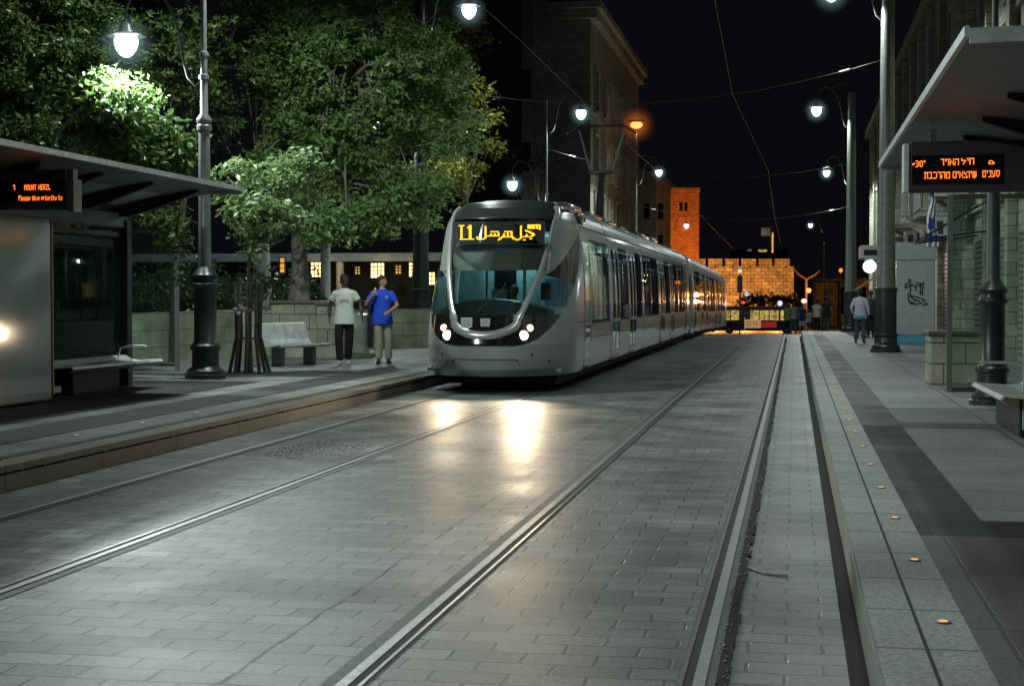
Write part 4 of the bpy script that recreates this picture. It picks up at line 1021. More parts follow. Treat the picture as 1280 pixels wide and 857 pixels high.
# ------------------------------------------------------------------ low stone wall with piers, left
def wallseg(pa, pb, z1a, z1b, label, thick=.35):
    a = Vector((pa[0], pa[1], 0)); b = Vector((pb[0], pb[1], 0)); d = (b - a); L_ = d.length; rz = math.atan2(d.y, d.x)
    t = thing('stone_wall', label, 'wall', (a.x, a.y, PZ), rz, 'low garden walls of pale stone blocks')
    m = stone('garden_wall_%d' % random.randint(0, 9999), (.36, .36, .25), (.5, .49, .36), (.17, .17, .12), 1.5, .37, .010, rough=.85, vertical='x', stain=.6, bump=1.0, nbump=1.3, wobble=.05)
    MB().add([(0, 0, 0), (L_, 0, 0), (L_, thick, 0), (0, thick, 0), (0, 0, z1a), (L_, 0, z1b), (L_, thick, z1b), (0, thick, z1a)], [(0,3,2,1),(4,5,6,7),(0,1,5,4),(1,2,6,5),(2,3,7,6),(3,0,4,7)]).build('wall', m, t)
    return t
wa = P(40, 468, PZ); wb = P(345, 440, PZ)
def zat(px, py, pt):                                  # height seen at py above a ground point
    r = ray(px, py); return CAMH + r.z * (pt.x * 0 + ((Vector((pt.x, pt.y, CAMH)) - Vector((0, 0, CAMH))).length / Vector((r.x, r.y, 0)).length)) - PZ
wallseg(wa, wb, 1.07, 1.14, 'long low stone wall behind the left shelter and the ornate lamp post')
wc = P(600, 432, PZ); wb2 = P(347, 440, PZ)
wallseg(wb2, wc, 1.12, 1.1, 'low stone wall running behind the bench and the two men')
def pier(px, py, F, w, h, label):
    c = PF(px, py, F); t = thing('stone_pier', label, 'pier', (c.x, c.y, PZ), R(8), 'square stone piers in the garden wall')
    MB().bbox(-w / 2, w / 2, -w / 2, w / 2, 0, h, .03).build('pier', 'pier_stone', t)
    MB().bbox(-w / 2 - .04, w / 2 + .04, -w / 2 - .04, w / 2 + .04, h, h + .08, .02).build('cap', 'kerb_stone', t)
pier(374, 420, 37.6, 1.15, 1.28, 'wide stone pier holding the trunk of the big tree')
pier(336, 420, 38.5, .5, 1.15, 'narrow stone pier at the bend of the wall behind the bench')
pier(412, 420, 37.0, .55, 1.25, 'narrow stone pier behind the man in the white shirt')
# ------------------------------------------------------------------ tree guard with a sapling, litter bin
c = P(311, 466, PZ)
t = thing('tree_guard', 'round guard of wooden stakes and iron hoops beside the bench', 'tree guard', tuple(c))
for k in range(8):
    a = k * math.pi / 4 + .2; r0, r1 = .34 + random.uniform(-.03, .08), .25
    MB().tube([(r0 * math.cos(a), r0 * math.sin(a), 0), (r1 * math.cos(a) * .9, r1 * math.sin(a) * .9, .7), (r1 * math.cos(a), r1 * math.sin(a), 1.72)], [.035, .032, .028], 7).build('stake', 'wood_pole', t, True)
for z, r in ((.66, .25), (1.2, .25), (1.70, .26)):
    mb = MB(); mb.tube([(r * math.cos(a * .3927), r * math.sin(a * .3927), z) for a in range(17)], .018, 6, cap=False); mb.build('hoop', 'wood_pole', t, True)
mb = MB()
for k in range(7): mb.ell((random.uniform(-.18, .04), -.24 + random.uniform(-.05, .02), 1.18 + random.uniform(-.07, .1)), (.05, .05, .04), 7, 5)
tag(mb.build('tied_rag', 'white_cloth', None, True), 'crumpled white rag tied to the tree guard', 'rag'); o = bpy.data.objects['tied_rag']; o.location = tuple(c)
c = P(468, 446, PZ); c = PF(446, 440, 37.5); c.z = PZ
t = thing('litter_bin', 'steel litter bin on a stone foot right of the man in the white shirt', 'litter bin', tuple(c))
MB().bbox(-.40, .40, -.28, .28, 0, .12, .02).build('foot', 'kerb_stone', t)
MB().lathe([(.30, .12), (.31, .16), (.31, .95), (.33, .97), (.33, 1.02), (.28, 1.06)], n=24).build('bin_body', 'bin_steel', t, True)
MB().lathe([(.24, 1.03), (.24, 1.07)], n=20).build('bin_opening', 'groove', t)
mb = MB(); mb.tube([(.34, -.05, .25), (.37, -.05, .7), (.37, -.05, 1.1), (.28, -.05, 1.30), (.12, -.05, 1.36)], [.06, .075, .07, .05, .03], 10); tag(mb.build('jacket', 'shirt_black', None, True), 'dark jacket slung over the side of the litter bin', 'jacket'); bpy.data.objects['jacket'].location = tuple(c)
#PART5
# ------------------------------------------------------------------ people
def remesh(mb, vox, name, m, parent, smooth_it=2):
    me = bpy.data.meshes.new(name); me.from_pydata(mb.v, [], mb.f)
    o = bpy.data.objects.new(name, me); col.objects.link(o)
    md = o.modifiers.new('r', 'REMESH'); md.mode = 'VOXEL'; md.voxel_size = vox
    sm = o.modifiers.new('s', 'SMOOTH'); sm.factor = .5; sm.iterations = smooth_it
    dg = bpy.context.evaluated_depsgraph_get(); dg.update(); ev = o.evaluated_get(dg)
    me2 = bpy.data.meshes.new_from_object(ev); me2.name = name
    o.modifiers.clear(); o.data = me2; me2.materials.clear(); me2.materials.append(M[m]); bpy.data.meshes.remove(me)
    me2.polygons.foreach_set('use_smooth', [True] * len(me2.polygons)); o.parent = parent
    return o
def ering(c, rx, ry, n=18, tilt=0):
    return [(c[0] + rx * math.cos(2 * math.pi * k / n), c[1] + ry * math.sin(2 * math.pi * k / n), c[2]) for k in range(n)]
def person(label, loc, rz, J, top_m, bot_m, skin, hair, shoe, vox=.011, sleeve=.62, shorts=False, hairlen=0, turn=0, print_=False, h=1.75, hands=True, seated=False):
    """J: joints for elbows, wrists, knees, ankles in local metres (person faces -y)"""
    t = thing('person', label, 'person', loc, rz)
    k = h / 1.75; t.scale = (k, k, k)
    S = {1: (.178, 0, 1.395), -1: (-.178, 0, 1.395)}; H = {1: (.09, 0, .93), -1: (-.09, 0, .93)}
    V = Vector
    def jt(n, sg, d): return V(J.get((n, sg), d))
    el = {sg: jt('e', sg, (sg * .25, .03, 1.14)) for sg in (1, -1)}; wr = {sg: jt('w', sg, (sg * .27, -.04, .90)) for sg in (1, -1)}
    kn = {sg: jt('k', sg, (sg * .10, -.02, .50)) for sg in (1, -1)}; an = {sg: jt('a', sg, (sg * .10, .03, .09)) for sg in (1, -1)}
    b = MB()
    b.loft([ering((0, .0, z), rx, ry) for z, rx, ry in ((.88, .13, .10), (.95, .155, .105), (1.08, .135, .095), (1.25, .155, .10), (1.38, .17, .095), (1.44, .13, .075), (1.49, .06, .055), (1.56, .05, .052))])
    ca, sa = math.cos(turn), math.sin(turn)
    def hp(x, y, z): return (x * ca - y * sa, x * sa + y * ca, z)
    b.ell((0, 0, 1.65), (.074, .088, .105), 18, 12); b.ell(hp(0, -.03, 1.60), (.055, .062, .06), 14, 9)
    b.ell(hp(0, -.095, 1.633), (.014, .022, .022), 8, 6)                       # nose
    for sg in (1, -1):
        b.ell(hp(sg * .076, .005, 1.64), (.012, .02, .03), 8, 6)              # ears
        b.ell(hp(sg * .028, -.078, 1.672), (.022, .012, .008), 8, 5)          # brow
    b.ell(hp(0, -.088, 1.592), (.024, .01, .010), 8, 5)
    for sg in (1, -1):
        b.ell(S[sg], (.062, .06, .06), 12, 8)
        m1 = V(S[sg]).lerp(el[sg], .5); b.tube([S[sg], m1, el[sg]], [.05, .047, .038], 12); b.ell(el[sg], (.038, .038, .038), 10, 7)
        m2 = el[sg].lerp(wr[sg], .4); b.tube([el[sg], m2, wr[sg]], [.037, .038, .025], 12)
        b.tube([H[sg], V(H[sg]).lerp(kn[sg], .5), kn[sg]], [.085, .072, .052], 12); b.ell(kn[sg], (.052, .052, .052), 10, 7)
        b.tube([kn[sg], kn[sg].lerp(an[sg], .4), an[sg]], [.05, .052, .036], 12)
        fd = J.get(('f', sg), (sg * .03, -.15)); b.tube([an[sg] + V((0, .03, -.04)), an[sg] + V((fd[0] * .5, fd[1] * .6, -.055)), an[sg] + V((fd[0], fd[1], -.065))], [.038, .036, .025], 10)
        # hand: palm, four fingers and a thumb
        if hands:
            d = (wr[sg] - el[sg]).normalized(); pal = J.get(('p', sg), (-sg, 0, 0)); pn = V(pal); pn = (pn - d * pn.dot(d)).normalized(); sdv = d.cross(pn).normalized()
            c0 = wr[sg]; rg = []
            for u, w_, th in ((0, .024, .018), (.03, .034, .017), (.065, .040, .015), (.09, .038, .012)):
                cc = c0 + d * u; rg.append([cc + sdv * w_ * math.cos(q * math.pi / 6) + pn * th * math.sin(q * math.pi / 6) for q in range(12)])
            b.loft(rg)
            curl = J.get(('c', sg), .35)
            for q, ln in ((-1.5, .060), (-.5, .074), (.5, .078), (1.5, .068)):
                p0 = c0 + d * .082 + sdv * q * .0185; p1 = p0 + (d * math.cos(curl * .5) + pn * math.sin(curl * .5)) * ln * .5; p2 = p1 + (d * math.cos(curl * 1.6) + pn * math.sin(curl * 1.6)) * ln * .5
                b.tube([p0, p1, p2], [.0085, .0083, .007], 7)
            fs = sdv * (1.5 if True else 0)
            tb = c0 + d * .025 + sdv * .03; b.tube([tb, tb + d * .03 + sdv * .022 + pn * .008, tb + d * .06 + sdv * .028 + pn * .018], [.011, .010, .008], 7)
    bd = remesh(b, vox if hands and vox < .012 else max(vox, .014), 'body', skin, t, 1)
    # eyes
    for sg in (1, -1):
        MB().ell(hp(sg * .030, -.079, 1.655), (.012, .006, .006), 8, 6).build('eye', 'hair_black', t, True)
    hm = MB()
    hm.ell(hp(0, .014, 1.685), (.084, .094, .085), 20, 12); hm.ell(hp(0, .045, 1.63), (.072, .06, .085 + hairlen), 14, 9)
    hair_o = remesh(hm, .012, 'hair', hair, t, 2)
    # top
    s = MB(); s.loft([ering((0, .0, z), rx, ry, 22) for z, rx, ry in ((.79 if not seated else .9, .222, .155), (.95, .20, .145), (1.10, .172, .13), (1.28, .178, .125), (1.38, .185, .115), (1.455, .13, .085), (1.485, .075, .07))])
    for sg in (1, -1):
        s.ell(S[sg], (.062, .066, .058), 12, 8); e = V(S[sg]).lerp(el[sg], min(1, sleeve if sleeve < 1 else 1)); s.tube([V(S[sg]) + V((-sg * .05, 0, .01)), S[sg], e], [.055, .062, .070 if sleeve < 1 else .052], 14)
        if sleeve >= 1: s.ell(el[sg], (.05, .05, .05), 10, 7); s.tube([el[sg], wr[sg]], [.05, .036], 12)
    remesh(s, max(vox, .012), 'shirt', top_m, t, 3)
    if print_:
        for sg in (0,): pass
    # trousers
    q = MB(); q.loft([ering((0, .0, z), rx, ry, 20) for z, rx, ry in ((.80, .16, .115), (.90, .172, .12), (1.0, .155, .112))])
    for sg in (1, -1):
        a2 = an[sg] + V((0, 0, .02))
        if shorts: q.tube([V(H[sg]) + V((0, 0, -.04)), V(H[sg]).lerp(kn[sg], .6), kn[sg]], [.105, .1, .09], 14)
        else: q.tube([V(H[sg]) + V((0, 0, -.04)), V(H[sg]).lerp(kn[sg], .55), kn[sg], kn[sg].lerp(a2, .5), a2], [.095, .088, .078, .076, .072], 14)
    remesh(q, max(vox, .012), 'trousers' if not shorts else 'shorts', bot_m, t, 3)
    for sg in (1, -1):
        fd = J.get(('f', sg), (sg * .03, -.15)); f = MB(); A = an[sg]
        f.tube([A + V((-fd[0] * .3, .06, -.045)), A + V((0, 0, -.035)), A + V((fd[0] * .6, fd[1] * .6, -.05)), A + V((fd[0] * 1.15, fd[1] * 1.15, -.062))], [.038, .046, .042, .03], 12)
        so = MB(); remesh(f, .012, 'shoe', shoe, t, 1)
    return t
# man in the white T-shirt, walking, head turned to his left
c = P(431, 456, PZ)
J = {('e', 1): (.30, .03, 1.17), ('w', 1): (.345, -.06, .93), ('e', -1): (-.29, .10, 1.17), ('w', -1): (-.30, .06, .93),
     ('k', 1): (.09, .02, .50), ('a', 1): (.05, .12, .10), ('k', -1): (-.11, -.08, .51), ('a', -1): (-.08, -.10, .09), ('f', -1): (.0, -.16), ('f', 1): (.02, -.15)}
man1 = person('man in a loose white T-shirt and black trousers walking beside the bench', tuple(c), R(10), J, 'shirt_white', 'jeans_black', 'skin_dark', 'hair_black', 'shoe_white', turn=R(38), h=1.92)
pr = MB(); 
for k in range(9):
    x0 = -.085 + k * .02; pr.box(x0, x0 + .013, -.134, -.130, 1.235, 1.26)
for z in (1.225, 1.27): pr.box(-.09, .095, -.134, -.130, z - .003, z + .003)
pr.build('chest_print', 'shirt_print', man1)
MB().tube([(.345 + .028 * math.cos(a * .8), -.058 + .028 * math.sin(a * .8), .955) for a in range(9)], .006, 6).build('bracelet', 'plate_white', man1, True)
# man in the blue polo shirt, bag strap over the right shoulder, looking to his left
c = P(478, 455, PZ)
J = {('e', -1): (-.33, -.06, 1.17), ('w', -1): (-.19, -.17, 1.36), ('c', -1): 1.3, ('p', -1): (0, 1, 0), ('e', 1): (.30, -.02, 1.16), ('w', 1): (.14, -.20, 1.05), ('p', 1): (0, 1, 0), ('c', 1): .6,
     ('k', 1): (.12, .0, .50), ('a', 1): (.12, .08, .09), ('k', -1): (-.07, -.06, .51), ('a', -1): (-.07, -.05, .09), ('f', -1): (-.02, -.16)}
man2 = person('man in bright blue polo shirt and beige trousers holding a shoulder strap', tuple(c), R(14), J, 'shirt_blue', 'khaki', 'skin_light', 'hair_brown', 'shoe_dark', turn=R(62), h=1.90)
MB().box(.05, .13, -.130, -.126, 1.335, 1.350).build('chest_logo', 'plate_white', man2)
MB().box(.06, .12, -.130, -.126, 1.30, 1.312).build('chest_logo', 'plate_white', man2)
bg = thing('shoulder_bag', 'striped blue and white bag hanging behind the shoulder of the man in blue', 'bag', tuple(c), R(14)); bg.scale = (1.08, 1.08, 1.08)
mb = MB(); mb.tube([(-.12, -.10, 1.30), (-.13, -.09, 1.42), (-.14, .02, 1.51), (-.14, .12, 1.42), (-.13, .17, 1.2)], .022, 8); mb.build('strap', 'shirt_striped', bg, True)
MB().ell((-.10, .22, 1.10), (.17, .09, .19), 14, 9).build('bag_body', 'blue_cloth', bg, True)
# person in the pale shirt seen from behind, right platform
c = P(1075, 428.5, PZ)
man3 = person('person in pale shirt and dark jeans seen from behind near the kiosk', tuple(c), R(172), {('e', 1): (.27, .02, 1.15), ('w', 1): (.25, -.08, .95), ('a', 1): (.13, 0, .09), ('a', -1): (-.12, .03, .09)}, 'shirt_lilac', 'denim', 'skin_dark', 'hair_black', 'shoe_dark', vox=.014, sleeve=1, h=1.72)
MB().lathe([(.17, .77), (.185, .80), (.19, .86), (.175, .88)], n=20).build('undershirt', 'cyan_cloth', man3, True)
c = P(1088, 422, PZ)
person('person in dark clothes standing half hidden behind the thick pole', tuple(c), R(200), {}, 'shirt_black', 'jeans_black', 'skin_dark', 'hair_black', 'shoe_dark', vox=.016, sleeve=1, h=1.70)
# group at the end of the street
far = [(984, 88, 'person in a lime green shirt at the far end of the track', 'shirt_green', 'jeans_black', .5, False, 1.72),
       (992, 82, 'person in a navy and white striped shirt among the group at the street end', 'shirt_striped', 'denim', .5, False, 1.72),
       (1003, 88, 'person in a navy shirt and white shorts right of the striped shirt', 'shirt_navy', 'shorts_white', .5, True, 1.72),
       (1021, 84, 'person in a white T-shirt and dark trousers near the far grey lamp post', 'shirt_white', 'jeans_black', .5, False, 1.76),
       (1033, 80, 'person in a black shirt and grey trousers left of the thick pole', 'shirt_black', 'denim', .5, False, 1.80),
       (1011, 92, 'small person in a pale shirt bending forward between the group members', 'shorts_white', 'shirt_navy', .5, True, 1.35)]
for px, F, lab, tm, bm4, sl, sh, hh in far:
    c = PF(px, 400, F); c.z = g(c.y) + (.12 if c.x > KR + .3 else 0)
    person(lab, tuple(c), R(random.uniform(120, 230)), {('a', 1): (.12, -.08, .09), ('a', -1): (-.10, .08, .09), ('k', 1): (.10, -.07, .5)}, tm, bm4, 'skin_mid', 'hair_black', 'shoe_dark', vox=.03, sleeve=sl, shorts=sh, h=hh, hands=False)
# driver in the cab (seated; lower body behind the dashboard)
dv = person('driver in dark uniform seated behind the windshield of the front tram', (TX + .10, 28.45, .12), R(8), {('k', 1): (.12, -.45, .82), ('k', -1): (-.12, -.45, .82), ('a', 1): (.12, -.42, .42), ('a', -1): (-.12, -.42, .42), ('e', 1): (.25, -.16, 1.12), ('w', 1): (.14, -.40, 1.15), ('e', -1): (-.25, -.16, 1.12), ('w', -1): (-.14, -.40, 1.15)}, 'shirt_black', 'jeans_black', 'skin_dark', 'hair_black', 'shoe_dark', vox=.014, sleeve=1)
sb = MB(); sb.bbox(-.25, .25, .02, .5, .78, .88, .03); sb.bbox(-.24, .24, .22, .32, .86, 1.50, .04); sb.bbox(-.08, .08, .15, .3, .35, .8, .02)
so = sb.build('driver_seat', 'interior_dark', t1); so.location = (.10, 2.65, .08)
#PART6
# ------------------------------------------------------------------ right hand facade
FX = 5.0
def facade_right():
    t = thing('stone_building', 'long stone building with balconies and shutters along the right pavement', 'building', (FX, 60, PZ))
    MB().box(FX, FX + 12, 22, 108, PZ, 12.6).build('wall', 'facade_stone_y', t, world=True)
    mb = MB()
    mb.box(FX - .35, FX - .002, 22, 108, 12.25, 12.75); mb.box(FX - .14, FX - .002, 22, 108, 4.0, 4.18); mb.box(FX - .10, FX - .002, 22, 108, 8.2, 8.34)
    mb.build('cornice', 'facade_stone_x', t, world=True)
    y = 24
    while y < 107:
        MB().box(FX - .22, FX - .003, y, y + .55, PZ, 12.2).build('pilaster', 'facade_stone_x', t, world=True); y += 4.4
    y = 25.2
    while y < 104:
        sh = MB()
        sh.box(FX - .06, FX - .01, y, y + 2.4, PZ + .05, 3.2)
        o = sh.build('shop_shutter', 'pale_metal' if int(y) % 3 else 'frame_dark', t, world=True)
        sl = MB(); z = PZ + .15
        while z < 3.1: sl.box(FX - .085, FX - .061, y + .06, y + 2.34, z, z + .07); z += .14
        sl.build('slats', 'pole_grey', o, world=False)
        for z0 in (4.7, 8.9):
            w = MB().box(FX - .05, FX - .004, y + .35, y + 1.45, z0, z0 + 2.0).build('window', 'window_dark', t, world=True)
            fr = MB()
            for a, b, c_, d in ((y + .25, y + .35, z0 - .1, z0 + 2.1), (y + 1.45, y + 1.55, z0 - .1, z0 + 2.1), (y + .25, y + 1.55, z0 + 2.0, z0 + 2.12), (y + .2, y + 1.6, z0 - .18, z0 - .06)): fr.box(FX - .10, FX - .052, a, b, c_, d)
            fr.box(FX - .07, FX - .052, y + .88, y + .92, z0, z0 + 2)
            fr.build('window_frame', 'pale_metal', w)
        y += 4.4
    return t
fr_t = facade_right()
# slats parented twice: keep world placement
for o in list(bpy.data.objects):
    if o.name.startswith('slats') and o.parent and o.parent.name.startswith('shop_shutter'): o.location = (-FX, -60, -PZ)
    if o.name.startswith('window_frame') and o.parent and o.parent.parent is fr_t: o.location = (-FX, -60, -PZ)
def balcony(y0, y1, z, label, depth=1.0):
    t = thing('balcony', label, 'balcony', (FX, (y0 + y1) / 2, z), 0, 'iron railed balconies on the right hand building')
    L_ = (y1 - y0) / 2
    MB().bbox(-depth, -.24, -L_, L_, -.14, 0, .02).build('slab', 'facade_stone_x', t)
    mb = MB(); mb.box(-depth, -depth + .05, -L_, L_, 1.0, 1.05); mb.box(-depth, -depth + .04, -L_, L_, .08, .11)
    for s in (-L_, L_ - .04): mb.box(-depth, -.24, s, s + .04, 1.0, 1.05); mb.box(-depth, -.24, s, s + .04, .08, .11)
    y = -L_
    while y < L_: mb.box(-depth + .01, -depth + .035, y, y + .025, .08, 1.0); y += .13
    x = -depth
    while x < -.25: mb.box(x, x + .025, -L_ + .005, -L_ + .03, .08, 1.0); mb.tube([(x, -L_, .5), (x + .06, -L_, .62), (x, -L_, .74)], .008, 5); x += .13
    mb.build('railing', 'pale_metal', t)
    for s in (-L_ + .3, L_ - .45): MB().prism([(-.24, -.14), (-depth + .15, -.14), (-.24, -.75)], s, s + .15, 'y').build('bracket', 'facade_stone_x', t)
balcony(45.2, 47.4, 4.6, 'nearest iron railed balcony above the kiosk roof', 1.15)
balcony(50.0, 52.4, 4.3, 'second iron railed balcony left of the flag', 1.2)
balcony(56.2, 58.8, 4.5, 'third iron railed balcony behind the thick pole', 1.2)
balcony(63.0, 65.6, 4.5, 'fourth balcony left of the thick pole before the kiosk', 1.2)
balcony(72.0, 74.8, 4.5, 'farthest balcony on the right hand building', 1.2)
def ac(y, z, x, label):
    t = thing('air_conditioner', label, 'air conditioner', (x, y, z), 0, 'air conditioner boxes on the right hand building')
    MB().bbox(0, .42, -.42, .42, 0, .62, .02).build('casing', 'pale_metal', t)
    MB().tube([(-.006, -.05, .31), (.002, -.05, .31)], .24, 20).build('fan_grille', 'frame_dark', t)
    MB().box(.1, .3, -.426, -.421, .1, .5).build('side_vent', 'frame_dark', t)
    MB().box(0, .99 if x < FX - .9 else .5, -.3, -.26, -.05, -.004).build('bracket', 'frame_dark', t)
ac(49.0, 3.45, FX - .9, 'white air conditioner box under the second balcony')
ac(54.5, 3.3, FX - .8, 'white air conditioner box beside the thick pole')
ac(61.0, 3.5, FX - .9, 'white air conditioner box left of the thick pole')
# awning struts and cables
mb = MB()
for y in (40, 43.2): mb.bar((FX - .2, y, 3.3), (FX - 1.8, y, 3.1), .05); mb.bar((FX - .2, y, 4.1), (FX - 1.8, y, 3.15), .04)
mb.bar((FX - 1.8, 40, 3.1), (FX - 1.8, 43.2, 3.1), .05)
tag(mb.build('awning_frame', 'dark_metal'), 'bare dark awning frame projecting from the right wall', 'awning frame')
# flag hanging on the right
c = PF(1165, 300, 44)
t = thing('flag', 'white flag with blue stripes and a blue star hanging limp beside the kiosk', 'flag', tuple(c))
zt = PF(1165, 237, 44).z - c.z; zb = PF(1165, 308, 44).z - c.z
def flagx(u, v): return (u - .5) * .34 * (.35 + .65 * v) + .03 * math.sin(v * 9)
def flagy(u, v): return .07 * math.sin(u * 14 + v * 3)
def cloth(mb, u0, u1, v0, v1, off=0):
    n, m_ = 10, 14
    for i in range(n):
        for j in range(m_):
            q = []
            for a, b in ((i, j), (i + 1, j), (i + 1, j + 1), (i, j + 1)):
                u = u0 + (u1 - u0) * a / n; v = v0 + (v1 - v0) * b / m_; q.append((flagx(u, v), flagy(u, v) - off, zt + (zb - zt) * v))
            mb.add(q, [(0, 1, 2, 3)])
mb = MB(); cloth(mb, 0, 1, 0, 1); f = mb.build('cloth', 'white_cloth', t, True)
for q in ((0, 1, .03, .14), (0, 1, .80, .92)): mb = MB(); cloth(mb, *q, .006); mb.build('flag_stripe', 'blue_cloth', f, True)
mb = MB(); cloth(mb, .2, .9, .50, .60, .006); cloth(mb, .1, .75, .60, .70, .006); mb.build('flag_star', 'blue_cloth', f, True)
mb = MB(); mb.tube([(-.02, 0, zt - .05), (.05, 0, zt + .05), (.9, .1, zt + .35)], .018, 8); mb.build('flag_staff', 'pale_metal', t)
# small blue street name plate
c = PF(1223, 290, 46)
t = thing('wall_sign', 'small dark blue plate fixed on the stone wall behind the glass screen', 'sign', (c.x, c.y, c.z))
MB().bbox(-.4, .4, -.02, .02, -.48, .48, .01).build('sign_plate', 'blue_cloth', t)
mb = MB()
for k in range(3): mb.box(-.28, .28, -.026, -.022, .25 - k * .25, .30 - k * .25)
mb.build('sign_lines', 'shirt_navy', t)
# front face wall behind the glass
t = thing('building_wing', 'stone wing with a green shutter closing the view behind the glass screen', 'building', (FX, 46.3, PZ))
MB().box(-.55, 6, 0, .5, 0, 12).build('wall', 'facade_stone_x', t)
# kiosk
c = P(1120, 429, PZ)
t = thing('kiosk', 'tall pale kiosk with black graffiti and a bright blue base', 'kiosk', tuple(c))
zk = PF(1140, 305, c.y).z - PZ; W = PF(1163, 400, c.y).x - c.x
MB().bbox(0, W, 0, 1.9, .26, zk - .55, .02).build('kiosk_body', 'kiosk_white', t)
MB().bbox(.03, W - .03, .03, 1.87, 0, .262, .01).build('kiosk_base', 'kiosk_blue', t)
MB().bbox(-.25, W + .03, -.04, 1.95, zk - .548, zk, .02).build('kiosk_header', 'kiosk_white', t)
MB().bbox(-1.1, -.26, .0, 1.6, zk - .50, zk - .08, .02).build('side_header', 'kiosk_white', t)
MB().box(-1.0, -.35, -.006, -.001, zk - .40, zk - .22).build('sign_slot', 'groove', t)
MB().bbox(W + .02, W + .75, .1, 1.2, .28, .40, .01).build('side_shelf', 'dark_metal', t)
mb = MB()
def gp(px, py): p = PF(px, py, 48.5); return (PF(px, py, c.y * .985 + 0).x - c.x, -.004, PF(px, py, 47.5).z - PZ)
def stroke(pts, r=.020):
    s = 12.24
    mb.tube([((x / s + 1110 - 1120) * .0245, -.012, zk - (y / s + 330 - 305) * .0245) for x, y in pts], r, 6)
stroke([(330, 460), (335, 330), (300, 280), (330, 260), (345, 290), (300, 325), (245, 355), (260, 380), (250, 410)])
stroke([(260, 400), (330, 360), (365, 350), (400, 380)]); stroke([(415, 450), (415, 360), (440, 310), (455, 380), (480, 320), (500, 350), (530, 310), (520, 400), (510, 520)]); stroke([(485, 500), (485, 340)])
stroke([(290, 510), (330, 480), (345, 520), (300, 540), (305, 590), (330, 640), (400, 660), (470, 645)]); stroke([(340, 540), (400, 590), (380, 640), (330, 620)]); stroke([(350, 530), (420, 540), (500, 570), (550, 590), (560, 580)], .02); stroke([(400, 580), (450, 600), (500, 640), (530, 670), (600, 650)], .02); stroke([(520, 600), (580, 640), (610, 660)], .016)
mb.build('graffiti', 'spray_black', t)
# poster box, globe light
c = PF(1119, 400, 50.5); c.z = PZ
t = thing('vending_box', 'narrow lit blue box standing at the left side of the kiosk', 'box', tuple(c))
MB().bbox(-.18, .1, 0, .4, .25, 1.25, .02).build('box_body', 'blue_box', t); MB().bbox(-.15, .07, .03, .37, 0, .25, .01).build('box_foot', 'dark_metal', t); MB().box(-.1, .02, -.006, -.001, .5, .8).build('box_label', 'plate_white', t)
c = PF(1087, 333, 56)
t = thing('globe_sign', 'round glowing white sign on a bracket beyond the thick pole', 'sign', tuple(c))
MB().tube([(0, -.08, 0), (0, .08, 0)], .23, 28).build('sign_face', 'white_sign_glow', t, True)
MB().tube([(.26, 0, 0), (1.2, 0, .1)], .03, 8).build('bracket', 'dark_metal', t)
light('sign_light', (0, -.4, 0), 60, (.8, .88, 1), t, .2)
c = PF(1102, 345, 60)
t = thing('shop_awning', 'pale yellow sloping awning edge behind the thick pole', 'awning', tuple(c))
MB().bar((-1.0, 0, -.55), (.3, 0, .35), .25, .06).build('awning_cloth', 'awning_yellow', t)

# ------------------------------------------------------------------ left: pavilion with lanterns, columns, dark buildings
c = PF(470, 400, 56)
t = thing('pavilion', 'low dark pavilion with a pale flat roof behind the trees on the left', 'building', (c.x, c.y, PZ))
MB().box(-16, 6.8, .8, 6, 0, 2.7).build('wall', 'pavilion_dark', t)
MB().bbox(-16, 7.2, -.3, 6.2, 2.72, 3.02, .03).build('roof', 'pavilion_roof', t)
for x in (-1.3, 3.4, 6.7): MB().tube([(x, -.1, 0), (x, -.1, 2.71)], .14, 10).build('column', 'pale_metal', t, True)
def lantern(px, py, w, h, F, m, label, grid=(4, 4)):
    c = PF(px, py, F); s = F / FPX; w *= s; h *= s
    t = thing('lit_window', label, 'window', tuple(c), 0, 'gridded windows glowing yellow behind the trees')
    MB().box(-w / 2, w / 2, 0, .05, -h / 2, h / 2).build('pane', m, t)
    mb = MB()
    for k in range(grid[0] + 1): x = -w / 2 + w * k / grid[0]; mb.box(x - .017, x + .017, -.03, -.001, -h / 2, h / 2)
    for k in range(grid[1] + 1): z = -h / 2 + h * k / grid[1]; mb.box(-w / 2, w / 2, -.045, -.031, z - .017, z + .017)
    mb.build('frame', 'frame_dark', t)
lantern(398, 337, 20, 19, 55, 'lantern_glow', 'yellow gridded window left of the pale column behind the men')
lantern(472, 338, 18, 19, 55, 'lantern_glow', 'bright gridded window between the two walking men')
lantern(447, 338, 7, 10, 55, 'lantern_dim', 'small dim yellow window above the litter bin', (2, 3))
lantern(498, 337, 8, 11, 55, 'lantern_dim', 'small dim yellow window right of the man in blue', (2, 3))
lantern(515, 337, 8, 18, 55, 'lantern_glow', 'narrow glowing window left of the thick dark pole', (2, 4))
lantern(540, 348, 8, 16, 52, 'lantern_glow', 'narrow glowing window between the thick dark pole and the tram', (2, 3))
lantern(131, 307, 20, 32, 39, 'lantern_glow', 'yellow gridded window seen through the left shelter glass', (2, 4))
lantern(127, 356, 18, 5, 39, 'lantern_dim', 'thin dim yellow strip window low behind the left shelter glass', (2, 1))
lantern(353, 332, 7, 20, 50, 'lantern_dim', 'narrow dim orange window left of the big tree trunk', (1, 3))
